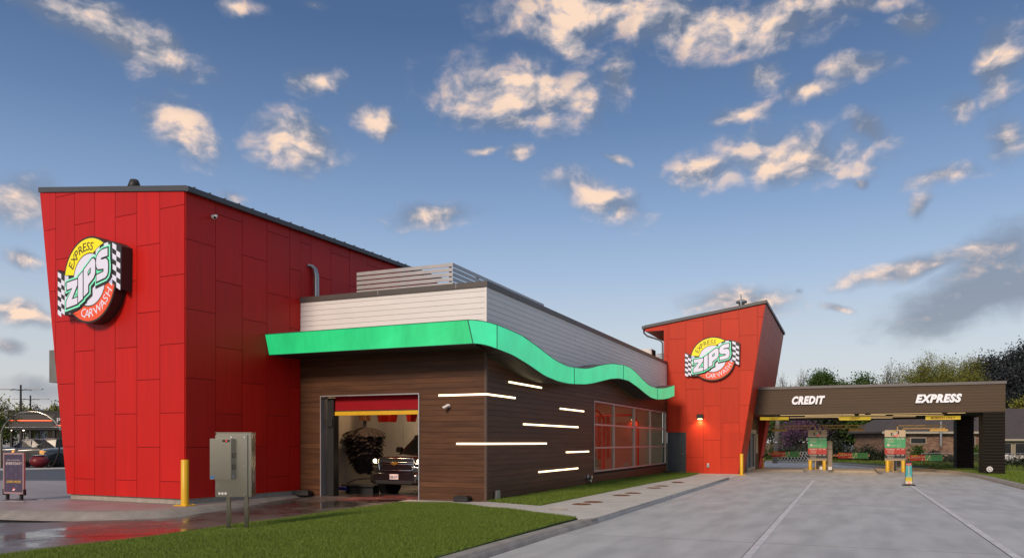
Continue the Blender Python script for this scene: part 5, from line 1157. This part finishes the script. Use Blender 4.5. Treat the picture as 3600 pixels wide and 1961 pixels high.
tree('dark_tree', 'lower dark tree left of the huge dark tree', 3480, 1262, 118, 130, LNIGHT, 60, .15, BARK, 10, 4, trunk=.3, puff=.9)
tree('yellow_green_tree', 'small yellow green tree right of the canopy end', 3605, 1375, 86, 120, LYEL, 4, .12, BARK, 11, 4, puff=.4)
tree('dark_tree', 'dark round tree behind the right menu board', 3055, 1425, 74, 150, LGRN, 9, .15, BARK, 12, 4, puff=.5)
tree('thicket_tree', 'dark thicket tree seen right of the left menu board', 2950, 1418, 77, 170, LDRK, 7, .14, BARK, 13, 5, puff=.4, first=.12)
tree('redbud_tree', 'redbud tree in purple blossom left of the left menu board', 2812, 1462, 72, 150, LPUR, 3, .07, BARK, 14, 5, puff=.25, first=.10)
tree('thicket_tree', 'green brown tree seen under the canopy next to the leaning pole', 2742, 1425, 80, 140, LGRN, 2, .10, BARKG, 15, 5, puff=.4, first=.15)
tree('thicket_tree', 'tangled dark tree behind the redbud', 2868, 1410, 82, 160, LDRK, 6, .15, BARK, 16, 5, puff=.5, first=.12)
tree('brown_tree', 'reddish brown leafless tree behind the brick house', 3185, 1430, 100, 220, LBRN, 4, .12, BARK, 17, 5, puff=.5)
tree('green_tree', 'green tree top behind the roof of the right house', 3580, 1425, 100, 150, LYEL, 5, .14, BARK, 18, 4, puff=.5)
tree('street_tree', 'leafy branches reaching in at the left edge of the picture', -70, 1352, 46, 190, LYEL, 3, .06, BARK, 19, 5, 0., .12, puff=.16, group='trees by the parking lot')
tree('green_tree', 'light green tree behind the restaurant under the nearer light pole', 85, 1412, 120, 62, LYEL, 4, .15, BARK, 20, 4, 0., puff=.4, group='trees by the parking lot')
tree('bare_tree', 'greyish bare tree behind the restaurant roof', 140, 1408, 122, 70, LBRN, 2, .10, BARKG, 21, 5, 0., puff=.3, group='trees by the parking lot')
tree('green_tree', 'light green tree behind the restaurant beside the tall red tower', 205, 1412, 116, 90, LYEL, 6, .16, BARK, 22, 4, 0., puff=.5, group='trees by the parking lot')
tree('green_tree', 'dark green tree far left of the restaurant', 5, 1462, 110, 60, LGRN, 7, .16, BARK, 23, 4, 0., puff=.5, group='trees by the parking lot')
tree('thicket_tree', 'dark leafy tree between the far red fin and the redbud', 2712, 1428, 86, 120, LDRK, 10, .11, BARK, 24, 5, puff=.5, first=.12)
def shrub(lab, u, v0, d, wpx, hpx, leaf, seed, nl=900, ls=.09, name='shrub', gz=-.11):
    g_ = np.random.default_rng(seed); b = atd(u, v0, d); t = thing(name, lab, 'shrub', (b.x, b.y, gz), 0, 'shrubs along the far verge'); W, H = wpx*d/FPX/2, hpx*d/FPX
    mb = MB(); r = random.Random(seed)
    for i in range(9): a = r.uniform(0, 6.28); q = r.uniform(.3, .9); mb.tube([(0,0,0),(math.cos(a)*W*q*.5, math.sin(a)*W*q*.3, H*.5),(math.cos(a)*W*q, math.sin(a)*W*q*.6, H*r.uniform(.7,1))], [.03,.02,.008], 4)
    mb.build('stems', BARK, t)
    cl = g_.uniform(-1, 1, (14, 3))*np.array([W*.75, W*.4, H*.30])+np.array([0,0,H*.5]); c = np.repeat(cl, nl//14, 0)+g_.normal(0, 1, (nl//14*14, 3))*np.array([W*.22, W*.2, H*.18]); c[:,2] = np.clip(c[:,2], .03, H*1.1)
    n = len(c); a = g_.normal(size=(n,3)); a /= np.linalg.norm(a, axis=1)[:,None]; bb = np.cross(a, g_.normal(size=(n,3))); bb /= np.linalg.norm(bb, axis=1)[:,None]; s = ls*g_.uniform(.6,1.4,(n,1))
    quads('leaves', np.stack([c-a*s, c-bb*s*.6, c+a*s, c+bb*s*.6], 1).reshape(-1,3), np.arange(4*n).reshape(-1,4), leaf, t)
shl = [('dark shrub at the foot of the redbud',2790,68,120,50,LDRK),('dark shrub left of the left menu board',2850,70,90,60,LDRK),('dark tangled shrub right of the left menu board',2920,69,110,75,LDRK),('dark shrub behind the middle barrier banner',3000,68,120,55,LDRK),
       ('dark shrub behind the blue house yard',3080,66,90,50,LDRK),('green shrub against the brick wall under its window',3222,63,60,55,LGRN),('small dark shrub right of the brick house window',3268,62,60,48,LDRK),('ivy green shrub between the two dark piers',3430,62,40,60,LGRN),
       ('white flowering hedge bush right of the near pier',3560,54,70,38,LWHT),('dark brush below the white flowering bush',3600,52,130,30,LDRK),('green shrub in front of the wooden fence',2700,72,60,62,LGRN),('dark low shrub behind the right barrier banner',3330,60,90,34,LDRK)]
for i, (lab, u, d, wp, hp, lf) in enumerate(shl): shrub(lab, u, 1553, d, wp, hp, lf, 40+i, 1400 if wp > 80 else 800)
for i, (lab, u, d) in enumerate((('low bush by the pickups left of the red planter ball',98,50),('low bush between the red ball and the tall tower',190,50))): shrub(lab, u, 1553, d, 45, 20, LDRK, 70+i, 400, .06, gz=.0)
# ---- lawn blades
def inpoly(P, poly):
    x, y = P[:,0], P[:,1]; ins = np.zeros(len(P), bool); n = len(poly)
    for i in range(n):
        x0, y0 = poly[i][0], poly[i][1]; x1, y1 = poly[(i+1) % n][0], poly[(i+1) % n][1]
        c = ((y0 > y) != (y1 > y)) & (x < (x1-x0)*(y-y0)/((y1-y0) or 1e-9)+x0); ins ^= c
    return ins
BLADE = mat('grass_blade', (.125,.185,.022), .55, var=.6, vs=.8, isl=.35, spec=.3)
def blades(name, lab, poly, z, N_, h, wd, ymin, ymax, far=1.0):
    xs = [p[0] for p in poly]; g_ = np.random.default_rng(5); P = np.empty((0,2))
    P = np.stack([g_.uniform(min(xs), max(xs), N_), g_.uniform(ymin, ymax, N_)], 1); P = P[inpoly(P, poly)]
    n = len(P); cl = np.sin(P[:,0]*2.1+np.sin(P[:,1]*1.3))*np.sin(P[:,1]*1.7+.6)*.22+1
    hh = h*g_.uniform(.55,1.25,n)*cl; a = g_.uniform(0, 2*np.pi, n); ld_ = g_.normal(0, .45, (n,2))*hh[:,None]
    zz = z(P[:,0], P[:,1]) if callable(z) else np.full(n, z)
    dx = np.stack([np.cos(a), np.sin(a)], 1)*wd
    b0 = np.column_stack([P-dx, zz]); b1 = np.column_stack([P+dx, zz]); tp = np.column_stack([P+ld_, zz+hh])
    V = np.stack([b0, b1, tp], 1).reshape(-1,3); return tag(quads(name, V, np.arange(3*n).reshape(-1,3), BLADE), lab, None, None, 'stuff')
lawn2 = [(p[0]+(.02 if p[0] < -10 else -.01), p[1]) for p in lawn]
blades('lawn_grass', 'mown green grass of the front lawn', lawn2, lambda x, y: np.interp(x, [-11.2,-9.5], [-.055,0.0])-.005, 900000, .055, .0048, 7.0, 18.35)
blades('bed_grass', 'grass strip along the brown wall', [(p[0],p[1]) for p in strip_b], lambda x, y: np.interp(y, [30,41], [0,-.06])-.004, 130000, .06, .008, 18.2, 41.8)
vp_ = [(p.x, p.y) for p in fo][6:]+[(7.9,20),(14,24),(9.6,33),(12,44.5),(8.0,56),(3.0,61)]
blades('verge_grass', 'grass beside the pay lanes', [(5.87+.27,24),(14,24),(16,40),(12,47),(8,52),(4.4,56),(5.7,49),(6.1,44.5),(6.15,38)], 0., 160000, .07, .012, 24, 56)
def rough(name, lab, pts, n, h, m, seed, w_=.03):
    g_ = np.random.default_rng(seed); poly = [(p.x, p.y) for p in pts]; xs = [p[0] for p in poly]; ys_ = [p[1] for p in poly]
    P = np.stack([g_.uniform(min(xs), max(xs), n), g_.uniform(min(ys_), max(ys_), n)], 1); P = P[inpoly(P, poly)]; n = len(P)
    hh = h*g_.uniform(.4,1.3,n); a = g_.uniform(0, 6.28, n); dx = np.stack([np.cos(a), np.sin(a)], 1)*w_; z = np.full(n, -.11)
    V = np.stack([np.column_stack([P-dx,z]), np.column_stack([P+dx,z]), np.column_stack([P+g_.normal(0,.4,(n,2))*hh[:,None], z+hh])], 1).reshape(-1,3)
    return tag(quads(name, V, np.arange(3*n).reshape(-1,3), m), lab, None, None, 'stuff')
rough('weeds', 'rough weeds beyond the back road', [atz(2600,1610,-.11),atz(2600,1618,-.11),atz(2920,1626,-.11),atz(3250,1636,-.11),atz(3600,1650,-.11),atz(3700,1655,-.11),atz(3700,1612,-.11),atz(3200,1608,-.11)], 60000, .22, leafmat('weed_green', (.10,.14,.02), .5), 3)
# ---- fences, pole, houses
BR_ = bpy.data.materials.new('brick'); BR_.use_nodes = True
_n, _l = BR_.node_tree.nodes, BR_.node_tree.links; _b = _n['Principled BSDF']; _c = _n.new('ShaderNodeTexCoord'); _s = _n.new('ShaderNodeSeparateXYZ'); _k = _n.new('ShaderNodeCombineXYZ'); _l.new(_c.outputs['Object'], _s.inputs[0]); _p = _n.new('ShaderNodeMath'); _l.new(_s.outputs[0], _p.inputs[0]); _l.new(_s.outputs[1], _p.inputs[1]); _l.new(_p.outputs[0], _k.inputs[0]); _l.new(_s.outputs[2], _k.inputs[1])
_t = _n.new('ShaderNodeTexBrick'); _l.new(_k.outputs[0], _t.inputs['Vector']); _t.inputs['Scale'].default_value = 2.4; _t.inputs['Brick Width'].default_value = .62; _t.inputs['Row Height'].default_value = .22; _t.inputs['Mortar Size'].default_value = .02
_t.inputs['Color1'].default_value = (.30,.17,.10,1); _t.inputs['Color2'].default_value = (.12,.045,.035,1); _t.inputs['Mortar'].default_value = (.30,.26,.20,1); _l.new(_t.outputs[0], _b.inputs['Base Color']); _b.inputs['Roughness'].default_value = .85
SHING = mat('shingle_roof', (.060,.050,.052), .85, var=.3, vs=3, stretch=(1,1,3), bump=.3, bs=10); CREAM = mat('cream_trim', (.42,.38,.30), .6, var=.1); BLUEH = mat('blue_grey_siding', (.20,.24,.30), .7, var=.1, stretch=(1,1,6)); BEIGE = mat('beige_stucco', (.30,.25,.18), .8, var=.1); PANE = mat('dark_pane', (.02,.022,.025), .1, var=0)
def house(lab, u0, u1, d, zev, zr, wallm, wins, name='house', dep=9, hip=3.0, gz=-.11, trim=CREAM):
    a, b = atd(u0, 1553, d), atd(u1, 1553, d); ang = math.atan2(b.y-a.y, b.x-a.x); L = (b-a).length; t = thing(name, lab, 'house', (a.x, a.y, gz), ang)
    mb = MB(); mb.box(0,L,0,dep,0,zev); w_ = mb.build('wall', wallm, t)
    o = .45; h = zr-zev
    mb = MB(); v = [(-o,-o,zev),(L+o,-o,zev),(L+o,dep+o,zev),(-o,dep+o,zev),(hip,dep/2,zev+h),(L-hip,dep/2,zev+h),(-o,-o,zev+.14),(L+o,-o,zev+.14),(L+o,dep+o,zev+.14),(-o,dep+o,zev+.14)]
    mb.add(v, [(3,2,1,0),(6,7,5,4),(7,8,5),(8,9,4,5),(9,6,4),(0,1,7,6),(1,2,8,7),(2,3,9,8),(3,0,6,9)]); rf_ = mb.build('roof', SHING, t)
    mb = MB(); mb.box(-o-.03,L+o+.03,-o-.06,-o-.002,zev-.03,zev+.15); mb.build('eave_gutter', trim, rf_)
    for x0, x1, z0, z1, nm in wins:
        mb = MB(); mb.box(x0,x1,-.05,-.003,z0,z1); f = mb.build('window', trim, w_)
        n = max(1, round((x1-x0)/1.0)); mb = MB()
        for i in range(n):
            s_ = (x1-x0)/n; mb.box(x0+i*s_+.06,x0+(i+1)*s_-.06,-.06,-.05,z0+.06,z1-.06)
        mb.build('pane', PANE, f)
    return t, L
h1, L1 = house('brick house with dark shingle roof behind the fence', 3112, 3490, 66, 2.45, 5.2, BR_, [(2.1,3.45,1.55,2.1,''),(6.3,7.6,1.3,2.2,'')], hip=3.6, dep=6)
for u, v0, v1 in ((3305, 1481, 1566),):
    q = atd(u, v0, 65.2); mb = MB(); mb.cyl((0,0,0),(0,0,(v1-v0)*65/FPX),.09,n=10); o = mb.build('vent_pipe', GALV); o.location = (q.x, q.y-.6, EYE-(v1-HZ)*65/FPX); tag(o, 'grey metal vent pipe against the brick house', 'vent pipe')
q = atd(3172, 1492, 67); t = thing('satellite_dish', 'small dark satellite dish on the brick house roof', 'satellite dish', (q.x, q.y, q.z))
mb = MB(); mb.lathe([(.001,0),(.2,.03),(.36,.1),(.37,.11)], n=18); o = mb.build('dish', BLACK, t); o.rotation_euler = (R(70),0,R(-30))
mb = MB(); mb.cyl((0,0,0),(0,.1,-.9),.03,n=6); mb.tube([(0,-.05,-.2),(.4,-.35,-.05)],.02,5); mb.mi = 1; mb.bbox(.36,.5,-.42,-.30,-.08,.02,.01); mb.build('mast', [GALV, GALV], t)
h2, L2 = house('low house with a row of cream framed windows at the right edge', 3500, 3800, 72, 1.85, 5.0, BEIGE, [(.4+i*1.35,1.45+i*1.35,.45,1.62,'') for i in range(5)], hip=-.2)
house('small blue grey house behind the dark trees', 2985, 3112, 92, 2.5, 4.0, BLUEH, [(1.2,2.2,1.0,2.0,'')], hip=.4, dep=7)
mb = MB(); q0, q1 = atd(2684, 1553, 72), atd(2718, 1553, 72); t = thing('wooden_fence', 'weathered grey wooden fence panel beside the leaning pole', 'fence', (q0.x, q0.y, -.11), math.atan2(q1.y-q0.y, q1.x-q0.x)); L = (q1-q0).length*1.3
for i in range(int(L/.15)): mb.box(i*.15,i*.15+.135,0,.02,.02,1.55+.05*math.sin(i*2.3))
mb.build('boards', mat('weathered_wood', (.13,.105,.08), .85, var=.3, stretch=(8,8,.6), isl=.2), t); mb = MB(); mb.box(0,L,.02,.06,.4,.5); mb.box(0,L,.02,.06,1.2,1.3); mb.build('rails', BARK, t)
a, b = atd(2724, 1622, 64), atd(2737, 1440, 64); t = thing('utility_pole', 'leaning wooden utility pole seen under the canopy', 'utility pole', (a.x, a.y, -.11)); D_ = (b-a)
mb = MB(); mb.cyl((0,0,0),(D_.x,D_.y,D_.z),.21,.17,14); mb.build('pole', mat('pole_wood', (.17,.15,.13), .85, var=.3, stretch=(5,5,.5)), t)
mb = MB(); f = (1622-1550)/(1622-1440); mb.cyl((D_.x*f,D_.y*f-.2,D_.z*f-.04),(D_.x*f,D_.y*f-.2,D_.z*f+.06),.12,n=8); mb.build('tag', WHITE, t)
# chain link fence
pA, pB = atd(3240, 1553, 58), atd(3760, 1553, 56); t = thing('chain_link_fence', 'low chain link fence in front of the two right houses', 'fence', (pA.x, pA.y, -.11), math.atan2(pB.y-pA.y, pB.x-pA.x)); L = (pB-pA).length; hF = .88
mb = MB(); mb.cyl((0,0,hF),(L,0,hF),.02,n=6); mb.build('top_rail', GALV, t)
for i in range(int(L/2.2)+1):
    mb = MB(); mb.cyl((i*2.2,0,0),(i*2.2,0,hF+.03),.025,n=6); mb.build('post', GALV, t)
V, F = [], []
for i in range(int(L/.12)):
    for s in (-1, 1):
        x0 = i*.12; x1 = x0+s*hF; 
        if 0 <= x1 <= L: k_ = len(V); V += [(x0,0,0),(x0+.007,0,0),(x1+.007,0,hF),(x1,0,hF)]; F.append((k_,k_+1,k_+2,k_+3))
quads('wire_mesh', np.array(V), np.array(F), mat('fence_wire', (.10,.10,.10), .5, var=0), t)
# fallen lattice
q = atd(2810, 1612, 66); t = thing('lattice_panel', 'broken white lattice panel lying in the weeds left of the left menu board', 'lattice', (q.x, q.y, -.05), R(20)); V, F = [], []
for i in range(13):
    for s in (-1, 1):
        x = -1.6+i*.27; k_ = len(V); V += [(x,0,.05),(x+.06,0,.05),(x+.06+s*.5,.5,.85),(x+s*.5,.5,.85)]; F.append((k_,k_+1,k_+2,k_+3))
quads('slats', np.array(V), np.array(F), mat('lattice_paint', (.28,.29,.30), .7, var=.1), t)
# ---- left background: restaurant, light poles, vacuum arch, vehicles
def rr(x, y): return x*.3137, 1340+y*.3137
DR = 82; q0, q1 = atd(27, 1553, DR), atd(262, 1553, DR); ang = math.atan2(q1.y-q0.y, q1.x-q0.x); L = (q1-q0).length; S1 = DR/FPX; zz = lambda v: EYE+(HZ-v)*S1
RD = mat('restaurant_dark', (.008,.007,.007), .6); RP = mat('restaurant_panel', (.05,.045,.045), .6, var=.05); t = thing('restaurant', 'low dark roofed restaurant with a red neon line beyond the parked pickups', 'restaurant', (q0.x, q0.y, 0), ang)
mb = MB(); mb.box(0,L,0,10,zz(1510),zz(1443.5)); mb.build('fascia', RD, t)
mb = MB(); mb.box(.2,L-.1,-.06,-.003,zz(1503),zz(1456)); pn_ = mb.build('fascia_panel', RP, t)
mb = MB(); mb.box(.25,L-.6,-.12,-.06,zz(1478.3),zz(1476.2)); mb.build('neon_line', emitm('neon_red', (1,.10,.03), 3.2), pn_)
mb = MB(); mb.box(2.65,L,2.6,10,0,zz(1511)); wl_ = mb.build('wall', BEIGE, t)
mb = MB(); mb.box(3.45,4.3,2.55,2.6,1.0,2.1); mb.build('window', PANE, wl_)
for x in (.25, 1.25, 2.25, 4.75):
    mb = MB(); mb.box(x-.11,x+.11,.15,.4,0,zz(1510)); mb.build('post', RD, t)
for x in (.3, 1.6): mb = MB(); mb.bbox(x,x+.12,-.05,.07,zz(1513),zz(1510.5),.01); mb.build('downlight', emitm('downlight', (1,.85,.65), 6), t)
q = atd(218, 1478, DR-.8); t = thing('round_sign', 'round dark sign of the restaurant half hidden by the tall red tower', 'sign', (q.x, q.y, q.z), ang)
mb = MB(); mb.cyl((0,0,0),(0,.25,0),.95,n=28); mb.build('disc', RD, t); mb = MB()
mb.cyl((0,-.03,0),(0,-.003,0),.72,n=28); mb.build('inner_disc', BLACK, t)
mb = MB(); mb.box(-.6,.6,-.07,-.03,-.52,-.45); mb.build('red_bar', MATS['neon_red'], t); text('lettering', 'PS', WHITE, (-.15,-.05,.05), t, H=.45, W=.7)
for lab, u, vt, d in (('nearer twin arm light pole above the restaurant',73,1352,100),('farther twin arm light pole above the restaurant',107,1389,122)):
    q = atd(u, vt, d); t = thing('street_lamp', lab, 'light pole', (q.x, q.y, 0), R(23), 'twin arm light poles'); H = q.z; mb = MB(); mb.cyl((0,0,0),(0,0,H),.17,.11,10); mb.build('pole', RD, t)
    for s in (-1, 1):
        mb = MB(); mb.tube([(0,0,H-.7),(s*.7,0,H-.6),(s*1.4,0,H-.65)],.06,6); mb.build('arm', RD, t); mb = MB(); mb.bbox(s*1.9-.95,s*1.9+.95,-.18,.18,H-.62,H-.50,.03); mb.build('lamp_head', mat('lamp_head_grey', (.35,.37,.40), .4) if 'lamp_head_grey' not in MATS else MATS['lamp_head_grey'], t)
q = atd(20, 1448, 140); mb = MB(); mb.box(-2,6,0,6,0,EYE+(HZ-1440)*140/FPX); o = mb.build('distant_building', mat('pale_grey_wall', (.25,.26,.28), .7)); o.location = (q.x, q.y, 0); tag(o, 'pale flat building far away left of the restaurant', 'building')
DV = 49; S1 = DV/FPX; q = atd(110, 1553, DV); t = thing('vacuum_arch', 'curved steel vacuum hose arch at the left edge of the lot', 'vacuum arch', (q.x, q.y, 0), TH)
def av(x, y): u, v = rr(x, y); return ((u-110)*S1, 0, EYE+(HZ-v)*S1)
arcp = [av(*p) for p in ((5,800),(10,650),(20,545),(60,475),(130,400),(230,352),(340,338),(430,345),(520,378),(600,440),(650,500),(682,548))]
mb = MB(); mb.tube(arcp, .055, 10); mb.build('arch_pipe', STEEL, t); mb = MB(); mb.cyl((arcp[1][0],0,0),(arcp[1][0],0,arcp[1][2]+.1),.09,n=10); mb.build('support_post', STEEL, t)
mb = MB(); mb.tube([av(*p) for p in ((682,548),(682,610),(672,700),(655,800),(625,890),(590,945),(545,962),(505,930),(480,880),(470,835))], .05, 8); mb.build('hose', BLACK, t)
mb = MB(); mb.cyl((arcp[2][0],0,av(0,515)[2]),(arcp[-1][0],0,av(0,512)[2]),.02,n=6); mb.build('tie_rod', GALV, t)
q = atd(137.5, 1553, DV-.2); t = thing('vacuum_ball', 'round dark red vacuum canister with a grey lid under the hose arch', 'vacuum canister', (q.x, q.y, 0))
mb = MB(); mb.lathe([(.2,0)]+[(.54*math.cos(R(a)), .40+.40*math.sin(R(a))) for a in range(-75, 61, 9)], n=28); mb.build('canister', mat('canister_red', (.20,.015,.02), .35, var=.05), t)
mb = MB(); mb.lathe([(.34,.74),(.42,.76),(.42,.79),(.30,.81)], n=24); mb.build('lid', GALV, t)
def pickup(lab, u, d, rz, paint, lit=False):
    q = atd(u, 1553, d); t = thing('parked_pickup', lab, 'pickup truck', (q.x, q.y, 0), rz, 'pickups parked in front of the restaurant')
    mb = MB(); loft(mb, [(0,.80,.50,1.02,.45),(.12,.93,.42,1.12,.4),(.5,.98,.36,1.18,.36),(1.5,1.0,.34,1.24,.34),(3.6,1.0,.34,1.26,.34),(5.5,1.0,.38,1.26,.34),(5.75,.97,.45,1.22,.4)], 24); mb.build('body', paint, t)
    glasshouse(t, [(1.5,.88,.80,1.2,1.24),(2.15,.90,.70,1.2,1.78),(2.9,.92,.72,1.22,1.86),(3.65,.90,.70,1.22,1.80),(3.85,.88,.72,1.22,1.26)], paint, CARGL, (1,2,3))
    mb = MB(); arches(mb, (.95, 4.75), 1.0, .42); mb.build('wheel_arch', BLACK, t); wheels(t, (.95, 4.75), .99, .41)
    mb = MB(); mb.bbox(-.6,.6,-.03,.2,.62,1.02,.03); mb.mi = 1; mb.bbox(-.97,.97,-.12,.15,.40,.58,.03); mb.build('grille_and_bumper', [BLACK, CHROME], t)
    for s in (-1, 1):
        mb = MB(); mb.bbox(s*.78-.15,s*.78+.15,-.02+.03,.3,.80,1.02,.02); mb.build('headlight', mat('amber_lamp', (.6,.22,.03), .2, emit=(1,.5,.15), es=.6) if 'amber_lamp' not in MATS else MATS['amber_lamp'], t)
        mb = MB(); mb.bbox(s*1.1-.1,s*1.1+.1,1.75,1.87,1.2,1.38,.02); mb.build('mirror', paint, t)
    mb = MB(); mb.bbox(-.9,.9,3.95,5.65,1.265,1.285,.004); mb.build('bed_cover', BLACK, t)
    return t
PB = lambda n, c: mat(n, c, .25, var=0, coat=.5)
pickup('dark blue pickup behind the poster stand', -8, 60, R(-62)+TH*0, PB('navy_paint', (.012,.018,.045)))
pickup('dark bronze crew cab pickup in the middle of the row', 62, 56, R(-58), PB('bronze_paint', (.035,.028,.020)))
pickup('silver white pickup half behind the grey one', 150, 54.5, R(-48), PB('silver_paint', (.40,.42,.46)))
pickup('blue grey pickup with amber headlight beside the tall red tower', 152, 51.0, R(-42), PB('slate_paint', (.055,.075,.095)))
tt = suv('parked_suv', 'dark red suv parked behind the pickups', atd(75, 1553, 68)-Vector((0,0,EYE)), R(115), PB('maroon_paint', (.09,.012,.016))) if False else None
q = atd(62, 1553, 68); t = thing('parked_suv', 'dark red suv parked behind the pickups', 'suv', (q.x, q.y, .25), R(-64))
MR = PB('maroon_paint', (.10,.014,.018)); mb = MB(); loft(mb, [(0,.7,.5,.95,.45),(.3,.9,.4,1.08,.4),(1.2,.95,.34,1.15,.36),(3.6,.95,.34,1.2,.36),(4.4,.92,.4,1.18,.4),(4.6,.85,.5,1.1,.45)], 22); mb.build('body', MR, t)
glasshouse(t, [(1.1,.84,.74,1.1,1.16),(1.9,.86,.66,1.1,1.62),(3.0,.86,.68,1.12,1.68),(4.0,.84,.66,1.12,1.62),(4.5,.82,.68,1.12,1.18)], MR, CARGL, (1,2,3)); wheels(t, (.85, 3.7), .94, .36)
